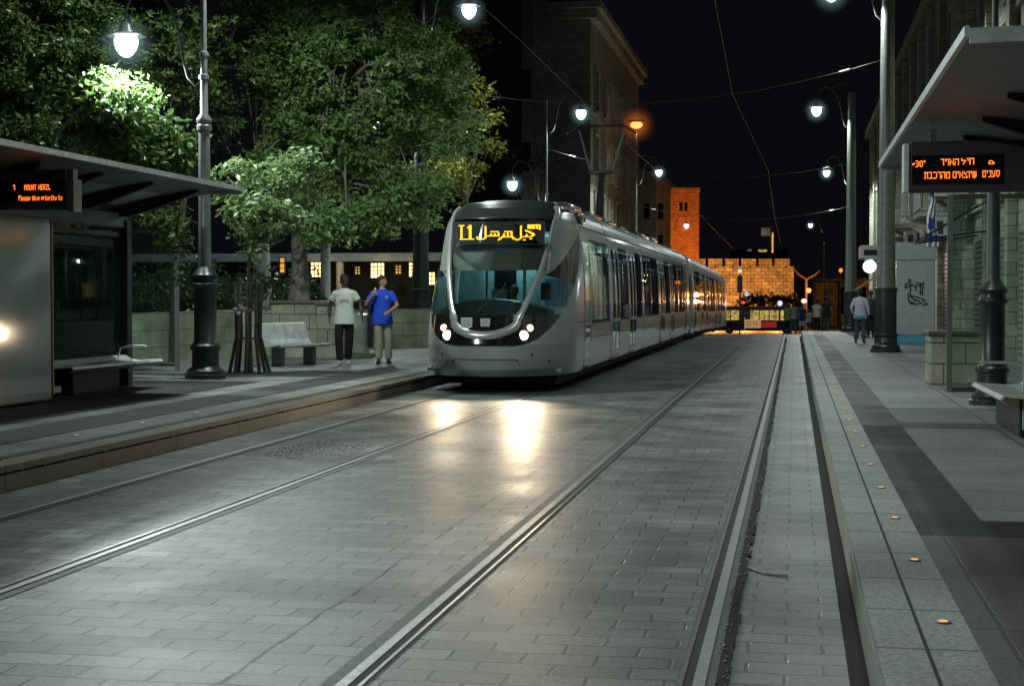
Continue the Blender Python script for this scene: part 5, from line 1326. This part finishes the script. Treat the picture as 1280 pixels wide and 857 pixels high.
def column_(px, F, y0, y1, w, label):
    c = PF(px, y0, F); z1 = PF(px, y1, F).z; s = F / FPX * w
    t = thing('stone_column', label, 'column', (c.x, c.y, PZ), 0, 'pale stone columns behind the wall')
    MB().lathe([(s * .62, 0), (s * .62, .2), (s * .5, .26), (s * .47, z1 - PZ - .2), (s * .6, z1 - PZ - .1), (s * .6, z1 - PZ)], n=20).build('shaft', 'pale_metal' if 0 else 'canopy_translucent', t, True)
column_(326, 42, 385, 245, 20, 'pale stone column behind the tree guard')
column_(407, 46, 385, 300, 13, 'pale stone column behind the head of the man in the white shirt')
def block(px0, px1, F, H, depth, label, m='render_dark', wins=False, name='building'):
    a = PF(px0, 400, F); b = PF(px1, 400, F)
    t = thing(name, label, 'building', (a.x, a.y, g(a.y)))
    L_ = b.x - a.x
    MB().box(0, L_, 0, depth, 0, H).build('wall', m, t)
    return t, L_
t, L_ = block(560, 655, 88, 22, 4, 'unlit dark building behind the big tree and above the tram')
for k in range(5):
    for j in range(3): MB().box(.6 + k * .9, 1.1 + k * .9, -.03, -.002, 5 + j * 4, 6.6 + j * 4).build('window', 'window_dark', t)
MB().box(-.2, L_ + .2, -.3, .0 - .002, 21.6, 22.1).build('cornice', 'render_dark', t)
# tall stone corner building
X0 = -12.6; Y0 = 98; Y1 = 129; H = 21.2
a = PF(650, 400, 99)
t = thing('stone_building', 'tall grey stone corner building behind the slim lamp posts left of the street', 'building', (X0, Y0, g(Y0)))
Wd = X0 - a.x
MB().box(-Wd, 0, 0, Y1 - Y0, 0, H - .9).build('wall', 'facade_stone_y', t)
MB().box(-Wd, -.001, -.03, -.002, 0, H - .9).build('side_wall', 'facade_stone_x', t)
mb = MB(); mb.box(-Wd - .3, .75, -.75, Y1 - Y0, H - .9, H - .5); mb.box(-Wd - .2, .45, -.45, Y1 - Y0, H - 1.5, H - .902); mb.build('cornice', 'facade_stone_x', t)
MB().box(-Wd + 1.5, -2, 1.5, Y1 - Y0 - 2, H - .5, H + 2.0).build('roof', 'render_dark', t)
for j, (z0, hh) in enumerate(((1.0, 3.2), (6.5, 2.4), (10.3, 2.4), (14.2, 2.6))):
    for k in range(7):
        y = 1.8 + k * 4.1
        w = MB().box(-.1, .01, y, y + 1.5, z0, z0 + hh).build('window', 'window_dark', t)
        fr = MB(); fr.box(.01, .14, y - .25, y - .02, z0, z0 + hh); fr.box(.01, .14, y + 1.52, y + 1.75, z0, z0 + hh); fr.box(.01, .18, y - .3, y + 1.8, z0 + hh, z0 + hh + .25); fr.box(.01, .22, y - .3, y + 1.8, z0 - .22, z0)
        fr.build('window_frame', 'facade_stone_x', w)
for k in range(2):
    y = 9 + k * 12
    b = MB(); b.box(.02, 1.2, y, y + 4, 5.9, 6.1); o = b.build('balcony', 'facade_stone_x', t)
    b = MB(); yy = y
    while yy < y + 4: b.box(1.14, 1.18, yy, yy + .04, 6.1, 7.1); yy += .2
    b.box(1.12, 1.2, y, y + 4, 7.1, 7.16); b.build('railing', 'frame_dark', o)
light('facade_fill', (3.6, 1.5, 3.0), 500, (.95, 1, .8), t, .2)  # unseen light added to brighten the corner building front
# houses on the slope of the skyline past it
t, L_ = block(796, 820, 150, 15.5, 18, 'dim stone house between the tall corner building and the orange tower', 'facade_stone_x')
for k in range(2):
    for j in range(3): MB().box(.7 + k * 1.3, 1.2 + k * 1.3, -.03, -.002, 5 + j * 3, 6.5 + j * 3).build('window', 'window_dark', t)

# ------------------------------------------------------------------ old city wall, tower, bus, signals at the end of the street
a = PF(872, 400, 240); b = PF(992, 400, 240); zb = g(200)
t = thing('city_wall', 'crenellated old stone city wall glowing orange at the end of the street', 'wall', (a.x, a.y, zb))
Hm = PF(930, 333, 240).z - zb; Ht = PF(930, 323.5, 240).z - zb; L_ = (b - a).length
ang = math.atan2(b.y - a.y, b.x - a.x); t.rotation_euler = (0, 0, ang)
MB().box(-14, L_, 0, 2.2, 0, Hm).build('wall', 'city_wall_stone', t)
x = -13.6; k = 0
while x < L_ - .6:
    w = random.uniform(2.0, 2.35); mb = MB(); e = min(x + w, L_)
    mb.box(x, e, .1, .9, Hm + .002, Ht)
    mb.build('merlon', 'city_wall_stone', t); x += w + .42
for k in range(5): MB().box(2.5 + k * 2.7, 2.75 + k * 2.7, -.02, .0 - .002, Hm - .2, Hm + .0).build('loophole', 'groove', t)
a2 = PF(993, 400, 262); b2 = PF(1090, 400, 262)
t = thing('city_wall', 'dimmer stretch of old stone wall behind the forked lamp on the right', 'wall', (a2.x, a2.y, zb))
L2 = (b2 - a2).length; t.rotation_euler = (0, 0, ang)
MB().box(0, L2, 0, 2, 0, PF(1040, 348, 262).z - zb).build('wall', 'city_wall_stone', t)
for k in range(7): MB().box(1 + k * 1.7, 1.7 + k * 1.7, -.06, -.003, 2, 6.5).build('window', 'window_dark', t)
MB().bbox(2.6, 7.0, -1.5, -.01, 0, PF(1010, 352, 262).z - zb, .3).build('bastion', 'city_wall_stone', t)
# tower
a = PF(835, 400, 225); b = PF(873.5, 400, 225); Ht = PF(850, 236, 225).z - zb
t = thing('stone_tower', 'tall square stone tower lit orange left of the city wall', 'tower', (a.x, a.y, zb)); t.rotation_euler = (0, 0, ang); L_ = (b - a).length
MB().box(0, L_, 0, 4.4, 0, Ht).build('wall', 'tower_stone_lit', t)
MB().box(L_ * .36, L_ * .36 + .5, -.05, -.002, Ht - 3.2, Ht - 2.0).build('window', 'window_dark', t); MB().box(L_ * .36 + .7, L_ * .36 + 1.15, -.05, -.002, Ht - 3.2, Ht - 2.0).build('window', 'window_dark', t)
MB().box(-.12, L_ + .12, -.12, 4.5, Ht - .3, Ht + .1).build('coping', 'tower_stone_lit', t)
# unseen sodium floodlights added at the wall foot to light it
for px, F, w, lab in ((890, 226, 5000, 'unseen left ground floodlight added to light the city wall'), (930, 226, 5000, 'unseen middle ground floodlight added to light the city wall'), (972, 226, 5000, 'unseen right ground floodlight added to light the city wall')):
    c = PF(px, 400, F); c.z = zb
    t = thing('floodlight', lab, 'floodlight', tuple(c), 0, 'unseen ground floodlights added to light the city wall')
    MB().bbox(-.25, .25, -.15, .15, .1, .45, .03).build('housing', 'dark_metal', t); MB().box(-.03, .03, -.03, .03, 0, .1).build('foot', 'dark_metal', t)
    light('flood_light', (0, 0, 2.4), w, (1, .42, .10), t, .3)
c = PF(850, 400, 214); c.z = zb
light('tower_fill', (c.x + 3, c.y, zb + 9), 8000, (1, .30, .05), None, .4)  # unseen orange light added in the air before the tower
# bus
c = PF(952, 400, 188); zb2 = PF(950, 413, 188).z
zr = PF(950, 383, 188).z
t = thing('bus', 'dark single deck bus with yellow lit windows crossing at the end of the street', 'bus', (c.x, c.y, zb2 - .4))
Hb = zr - zb2 + .4; L0 = PF(905, 400, 188).x - c.x - 2.0; L1 = PF(1008, 400, 188).x - c.x
MB().bbox(L0, L1, 0, 2.5, .35, Hb, .15).build('bus_body', 'bus_dark', t)
MB().bbox(L0, L1, -.04, 2.54, Hb - .35, Hb + .02, .08).build('bus_roof', 'bus_white', t)
x = L0 + .5; k = 0
while x < L1 - 1.0:
    MB().box(x, x + 1.05, -.03, -.002, Hb * .50, Hb - .45).build('window', 'bus_interior' if k % 5 != 3 else 'window_dark', t); x += 1.15; k += 1
for x in (L0 + 2.6, L1 - 2.4):
    w = MB().tube([(x, -.03, .48), (x, .3, .48)], .48, 20).build('wheel', 'tram_rubber', t, True); MB().tube([(x, -.045, .48), (x, -.032, .48)], .24, 16).build('rim', 'plate_grey', w, True)
MB().box(L0 + 4.5, L1 - 3.5, -.02, -.003, .75, Hb * .45).build('side_poster', 'poster_red', t)
c = PF(941, 405, 150)
t = thing('poster_board', 'pale orange advertising board with a round logo in front of the bus', 'sign', tuple(c))
MB().bbox(-.72, .75, -.05, .05, -.38, .45, .04).build('board', 'poster_orange_glow', t)
MB().box(-.80, -.74, -.04, .04, -.9, .6).build('post', 'poster_orange_glow', t)
mb = MB()
for a0, a1 in ((.6, 5.9),): mb.tube([(-.35 + .2 * math.cos(a0 + (a1 - a0) * k / 14), -.06, .05 + .2 * math.sin(a0 + (a1 - a0) * k / 14)) for k in range(15)], .035, 6)
d, w = dots_text('Te'.replace('T', 'T')); led(mb, d, (.0, -.06, .20), (1, 0, 0), (0, 0, 1), .045, 1)
mb.build('logo', 'frame_dark', t)
# traffic signal
c = PF(925, 356, 130); gz = g(c.y)
t = thing('traffic_light', 'traffic light with a glowing lamp on top in front of the city wall', 'traffic light', (c.x, c.y, gz))
zc = c.z - gz
MB().tube([(0, 0, 0), (0, 0, zc + .9)], .06, 8).build('post', 'dark_metal', t)
MB().bbox(-.22, .22, -.15, .15, zc - .65, zc + .75, .05).build('signal_head', 'dark_metal', t)
MB().ell((0, -.12, zc + 1.15), (.17, .12, .15)).build('signal_lamp', 'green_glow', t, True)
MB().ell((.55, -.1, zc - .75), (.17, .1, .2)).build('sign_disc', 'blue_sign_glow', t, True)
c = PF(975, 379, 150); gz = g(c.y)
t = thing('road_sign', 'round blue lit road sign above the bus roof', 'sign', (c.x, c.y, gz)); zc = c.z - gz
MB().tube([(0, -.04, zc), (0, .04, zc)], .26, 24).build('sign_face', 'blue_sign_glow', t, True)
MB().tube([(0, .06, 0), (0, .06, zc)], .04, 8).build('post', 'dark_metal', t)
mb = MB(); mb.box(-.09, .09, -.05, -.042, zc - .18, zc + .18); mb.build('sign_mark', 'white_sign_glow', t)
c = PF(929, 378, 150); t = thing('tail_lamp', 'small red light glowing above the bus roof', 'lamp', tuple(c)); MB().ell((0, 0, 0), (.2, .1, .14)).build('lens', 'red_glow', t, True); MB().box(-.04, .04, .02, .1, -2, -.1).build('post', 'dark_metal', t)
# forked lamp lit orange
c = PF(1008, 348, 150); gz = g(c.y)
t = thing('forked_lamp', 'forked street lamp with two arms lit orange above the crowd', 'lamp post', (c.x, c.y, gz)); zc = c.z - gz
mb = MB(); mb.tube([(0, 0, 0), (0, 0, zc)], .12, 10); mb.tube([(0, 0, zc - .1), (-.8, 0, zc + .45), (-1.15, 0, zc + .9)], .1, 8); mb.tube([(0, 0, zc - .1), (.8, 0, zc + .35), (1.25, 0, zc + .75)], .1, 8)
mb.build('pole', 'pole_orange', t, True)
MB().ell((.22, -.2, zc - 1.15), (.24, .24, .24)).build('lamp_globe', 'lamp_sodium', t, True)
light('lamp_light', (.22, -2.0, zc - 1.2), 300, (1, .42, .12), t, .2)
c = PF(1005, 376, 140); gz = g(c.y)
t = thing('globe_lamp', 'pinkish white globe lamp just above the heads at the street end', 'lamp', (c.x, c.y, gz)); zc = c.z - gz
MB().ell((0, 0, zc), (.26, .26, .2)).build('lamp_globe', 'lamp_pink', t, True); MB().tube([(0, 0, 0), (0, 0, zc - .2)], .05, 8).build('post', 'dark_metal', t)
light('lamp_light', (0, -.5, zc), 500, (1, .5, .25), t, .2)
c = PF(1051, 338, 180); gz = g(c.y)
t = thing('globe_lamp', 'tiny amber lamp left of the thick pole with the orange edge', 'lamp', (c.x, c.y, gz)); zc = c.z - gz
MB().ell((0, 0, zc), (.2, .2, .26)).build('lamp_globe', 'led_orange', t, True); MB().tube([(0, 0, 0), (0, 0, zc - .2)], .05, 8).build('post', 'dark_metal', t)
# flag and lit windows above the wall
c = PF(957, 290, 300)
t = thing('flag', 'small yellow and white flag flying above the city wall', 'flag', tuple(c))
MB().box(-.8, 0, 0, .03, -.7, .8).build('white_half', 'white_cloth', t); MB().box(.001, .85, 0, .03, -.7, .8).build('yellow_half', 'awning_yellow', t); MB().tube([(.9, 0, -9), (.9, 0, 1)], .06, 8).build('flag_staff', 'pole_grey', t)
light('flag_light', (0, -3, -1.5), 60, (1, .95, .8), t, .2)
c = PF(955, 312, 330)
t = thing('distant_building', 'dark roof with small lit openings just above the city wall', 'building', (c.x, c.y, g(300)))
zc = c.z - g(300); MB().box(-7, 5, 0, 8, 0, zc + .1).build('wall', 'pavilion_dark', t)
MB().box(-3.4, -2.5, -.03, 0, zc - .3, zc + .09).build('window', 'saloon_glow', t); MB().box(-1.2, .6, -.03, 0, zc - .5, zc + .05).build('window', 'bus_interior', t)
MB().box(1.6, 1.95, -.3, 0, zc - .6, zc + 3.6).build('lit_column', 'lantern_dim', t)
# hedge plants at the wall foot
def leaves(mb, c, r, n, size, rnd, flat=1.0):
    for k in range(n):
        d = Vector((rnd.gauss(0, 1), rnd.gauss(0, 1), rnd.gauss(0, 1))).normalized() * (rnd.random() ** .45)
        p = Vector((c[0] + d.x * r[0], c[1] + d.y * r[1], c[2] + d.z * r[2]))
        a = Vector((rnd.gauss(0, 1), rnd.gauss(0, 1), rnd.gauss(0, .6) - .35)).normalized(); b = a.cross(Vector((rnd.gauss(0, 1), rnd.gauss(0, 1), rnd.gauss(0, 1)))).normalized()
        s = size * rnd.uniform(.5, 1.65); w = s * .27; n0 = len(mb.v); q = a.cross(b) * s * .12
        mb.v += [tuple(p), tuple(p + a * s * .5 + b * w - q), tuple(p + a * s), tuple(p + a * s * .5 - b * w - q)]; mb.f.append((n0, n0 + 1, n0 + 2, n0 + 3))
rnd = random.Random(5)
mb = MB()
for k in range(26):
    px = 925 + k * 2.7; c = PF(px, 375 + rnd.uniform(-5, 6), 205); leaves(mb, c, (.6, .5, .7), 40, .45, rnd)
tag(mb.build('hedge', 'leaf_dark', fix=False), 'uneven bushes along the foot of the orange city wall', 'hedge', kind='stuff')
#PART7
# ------------------------------------------------------------------ trees
def tree(name, label, base, trunk, blobs, leaf, lm, seed, perc=130, cr=.38, tr=.2, nlimb=30, bark='bark', group='broadleaf trees of the garden on the left'):
    """trunk = list of local points; blobs = [(centre, radii, clusters)] in local metres; clusters of small leaves with gaps between"""
    rnd = random.Random(seed)
    t = thing(name, label, 'tree', base, 0, group)
    mb = MB(); k = len(trunk)
    mb.tube(trunk, [tr * (1 - .55 * i / (k - 1)) * (1.25 if i == 0 else 1) for i in range(k)], 12)
    cl = []
    for c, r, n in blobs:
        for i in range(n):
            d = Vector((rnd.gauss(0, 1), rnd.gauss(0, 1), rnd.gauss(0, 1))).normalized() * (rnd.random() ** .38)
            cl.append(Vector((c[0] + d.x * r[0], c[1] + d.y * r[1], c[2] + d.z * r[2])))
    for p in rnd.sample(cl, min(nlimb, len(cl))):
        j = rnd.randint(max(1, k // 2), k - 1); s = Vector(trunk[j]); m1 = s.lerp(p, .5) + Vector((rnd.uniform(-.2, .2), rnd.uniform(-.2, .2), .25)); mb.tube([s, m1, p], [tr * .32, tr * .18, .012], 6)
    mb.build('trunk', bark, t, True)
    lb = MB()
    for p in cl:
        r = cr * rnd.uniform(.6, 1.3); leaves(lb, p, (r * 1.15, r * 1.15, r * .75), int(perc * rnd.uniform(.6, 1.3)), leaf, rnd)
    lb.build('crown', lm, t, fix=False)
    return t
def at(px, py, F, base): p = PF(px, py, F); return (p.x - base[0], p.y - base[1], p.z - base[2])
# big tree in front of the pavilion
b = PF(374, 400, 37.6); b.z = PZ + 1.36; b = tuple(b)
tree('broadleaf_tree', 'big leafy tree with a grey trunk growing above the wide stone pier', b, [(0, 0, 0), (.02, 0, .8), (-.02, 0, 1.7), (.1, .1, 2.6), (.5, .2, 3.8), (.9, .2, 5.0), (1.1, .2, 6.4)],
     [(at(440, 90, 37, b), (2.2, 1.8, 2.4), 150), (at(395, 190, 37, b), (1.5, 1.4, 1.5), 60), (at(520, 160, 38, b), (1.5, 1.4, 2.0), 75), (at(470, 255, 37.5, b), (1.5, 1.2, .9), 50), (at(400, 280, 36.5, b), (1.0, 1.0, .55), 26), (at(370, 60, 37, b), (1.2, 1.2, 1.6), 40), (at(550, 90, 39, b), (1.2, 1.2, 1.5), 30)],
     .132, 'leaf_green', 11, perc=82, cr=.34, tr=.22, nlimb=60)
# sapling inside the guard
b = tuple(P(311, 466, PZ))
tree('young_tree', 'young tree rising out of the wooden guard with pale leaves', b, [(0, 0, 0), (.02, 0, 1.2), (.0, 0, 2.0), (.06, .05, 2.7), (.25, .05, 3.4)],
     [(at(335, 262, 28.6, b), (.75, .7, .55), 34), (at(300, 235, 28.6, b), (.45, .45, .55), 12), (at(370, 225, 28.9, b), (.6, .6, .6), 20), (at(320, 300, 28.5, b), (.4, .4, .3), 8)],
     .12, 'leaf_pale', 12, perc=48, cr=.26, tr=.045, nlimb=16)
# tree lit by the lamp over the shelter
b = PF(40, 400, 32.5); b.z = PZ; b = tuple(b)
tree('broadleaf_tree', 'dense tree above the left shelter, brightly lit where it touches the lamp', b, [(0, 0, 0), (.1, 0, 2), (.0, .1, 3.5), (-.1, .2, 5.2)],
     [(at(60, 90, 31.5, b), (1.9, 1.6, 2.0), 150), (at(140, 135, 28.3, b), (.62, .6, .75), 34), (at(150, 175, 28.6, b), (.5, .5, .35), 12), (at(20, 150, 31, b), (1.3, 1.2, .9), 40), (at(100, 20, 32, b), (1.5, 1.4, 1.2), 40)],
     .11, 'leaf_bright', 13, perc=150, cr=.34, tr=.2, nlimb=25)
# tree between lamp and pole
b = PF(215, 400, 35); b.z = PZ; b = tuple(b)
tree('broadleaf_tree', 'loose branching tree behind the ornate lamp post', b, [(0, 0, 0), (.1, 0, 2), (.3, .1, 4.0), (.1, .2, 6.2)],
     [(at(215, 80, 33, b), (1.4, 1.3, 1.8), 26), (at(185, 175, 29.2, b), (.7, .5, .45), 20), (at(225, 195, 29.5, b), (.45, .4, .28), 9), (at(300, 70, 36, b), (1.1, 1.2, 1.9), 22), (at(205, 285, 29.0, b), (.28, .3, .42), 6), (at(243, 335, 29.0, b), (.12, .2, .24), 3)],
     .14, 'leaf_bright', 14, perc=75, cr=.4, tr=.11, nlimb=12, bark='bark_dark')
b = PF(80, 400, 44); b.z = PZ; b = tuple(b)
tree('evergreen_tree', 'dark evergreen mass rising behind the left shelter', b, [(0, 0, 0), (0, 0, 3), (0, .1, 8)],
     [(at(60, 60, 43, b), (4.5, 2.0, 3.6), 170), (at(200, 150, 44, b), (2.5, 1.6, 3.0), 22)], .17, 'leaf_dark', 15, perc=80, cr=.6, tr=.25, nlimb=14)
b = PF(330, 400, 48); b.z = PZ; b = tuple(b)
tree('evergreen_tree', 'dark tree filling the gap between lamp post and big tree', b, [(0, 0, 0), (0, 0, 3), (0, .1, 8)],
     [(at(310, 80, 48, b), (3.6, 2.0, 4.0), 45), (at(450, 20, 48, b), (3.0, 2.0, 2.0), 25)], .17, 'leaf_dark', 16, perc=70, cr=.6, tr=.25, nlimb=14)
b = PF(590, 400, 50); b.z = PZ; b = tuple(b)
tree('broadleaf_tree', 'sparse tree tinted by warm light just left of the tram roof', b, [(0, 0, 0), (0, 0, 2.5), (-.2, .1, 4.5), (-.3, 0, 7)],
     [(at(575, 185, 49, b), (1.3, 1.0, 1.3), 36), (at(545, 225, 48, b), (1.0, 1.0, .7), 24), (at(600, 150, 50, b), (.8, .8, 1.2), 14), (at(560, 60, 50, b), (1.5, 1.2, 2.2), 40)],
     .15, 'leaf_warm_lit', 17, perc=42, cr=.42, tr=.12, nlimb=22)
b = PF(672, 400, 76); b.z = PZ; b = tuple(b)
tree('bare_tree', 'small thin leaved tree between the distant lamp and the slim post', b, [(0, 0, 0), (0, 0, 3), (.1, 0, 6)],
     [(at(660, 205, 76, b), (1.4, 1, 1.2), 26)], .16, 'leaf_dark', 18, perc=14, cr=.5, tr=.1, nlimb=24)
# ground shrubs behind the wall
rnd = random.Random(9); mb = MB()
for k in range(40):
    c = PF(rnd.uniform(150, 380), rnd.uniform(345, 392), rnd.uniform(40, 46)); leaves(mb, c, (.6, .5, .4), 50, .16, rnd)
tag(mb.build('shrubs', 'leaf_dark', fix=False), 'dark low shrubs growing behind the garden wall', 'shrubs', kind='stuff')

# ------------------------------------------------------------------ night sky and a faint moon
w = bpy.data.worlds.new('World'); sc.world = w; w.use_nodes = True; nt = w.node_tree
sky = nt.nodes.new('ShaderNodeTexSky'); sky.sky_type = 'NISHITA'; sky.sun_disc = False; sky.sun_elevation = R(-7); sky.sun_rotation = R(200)
bgn = nt.nodes['Background']; mixn = nt.nodes.new('ShaderNodeMix'); mixn.data_type = 'RGBA'; mixn.blend_type = 'ADD'; mixn.inputs[0].default_value = 1
mixn.inputs[7].default_value = (.030, .028, .040, 1); nt.links.new(sky.outputs[0], mixn.inputs[6]); nt.links.new(mixn.outputs[2], bgn.inputs[0]); bgn.inputs[1].default_value = .10
sd = bpy.data.lights.new('sun', 'SUN'); sd.energy = .012; sd.angle = R(.5); sd.color = (.85, .92, 1); so = bpy.data.objects.new('sun', sd); col.objects.link(so); so.rotation_euler = (R(50), 0, R(30))

sc.view_settings.view_transform = 'Standard'; sc.view_settings.look = 'None'; sc.view_settings.exposure = 0
sc.render.engine = 'CYCLES'; sc.cycles.use_denoising = True
try: sc.cycles.denoiser = 'OPENIMAGEDENOISE'
except Exception: pass
sc.cycles.max_bounces = 6; sc.cycles.transparent_max_bounces = 16; sc.cycles.diffuse_bounces = 2; sc.cycles.glossy_bounces = 3
sc.cycles.sample_clamp_indirect = 4; sc.cycles.sample_clamp_direct = 0; sc.cycles.caustics_reflective = False; sc.cycles.caustics_refractive = False
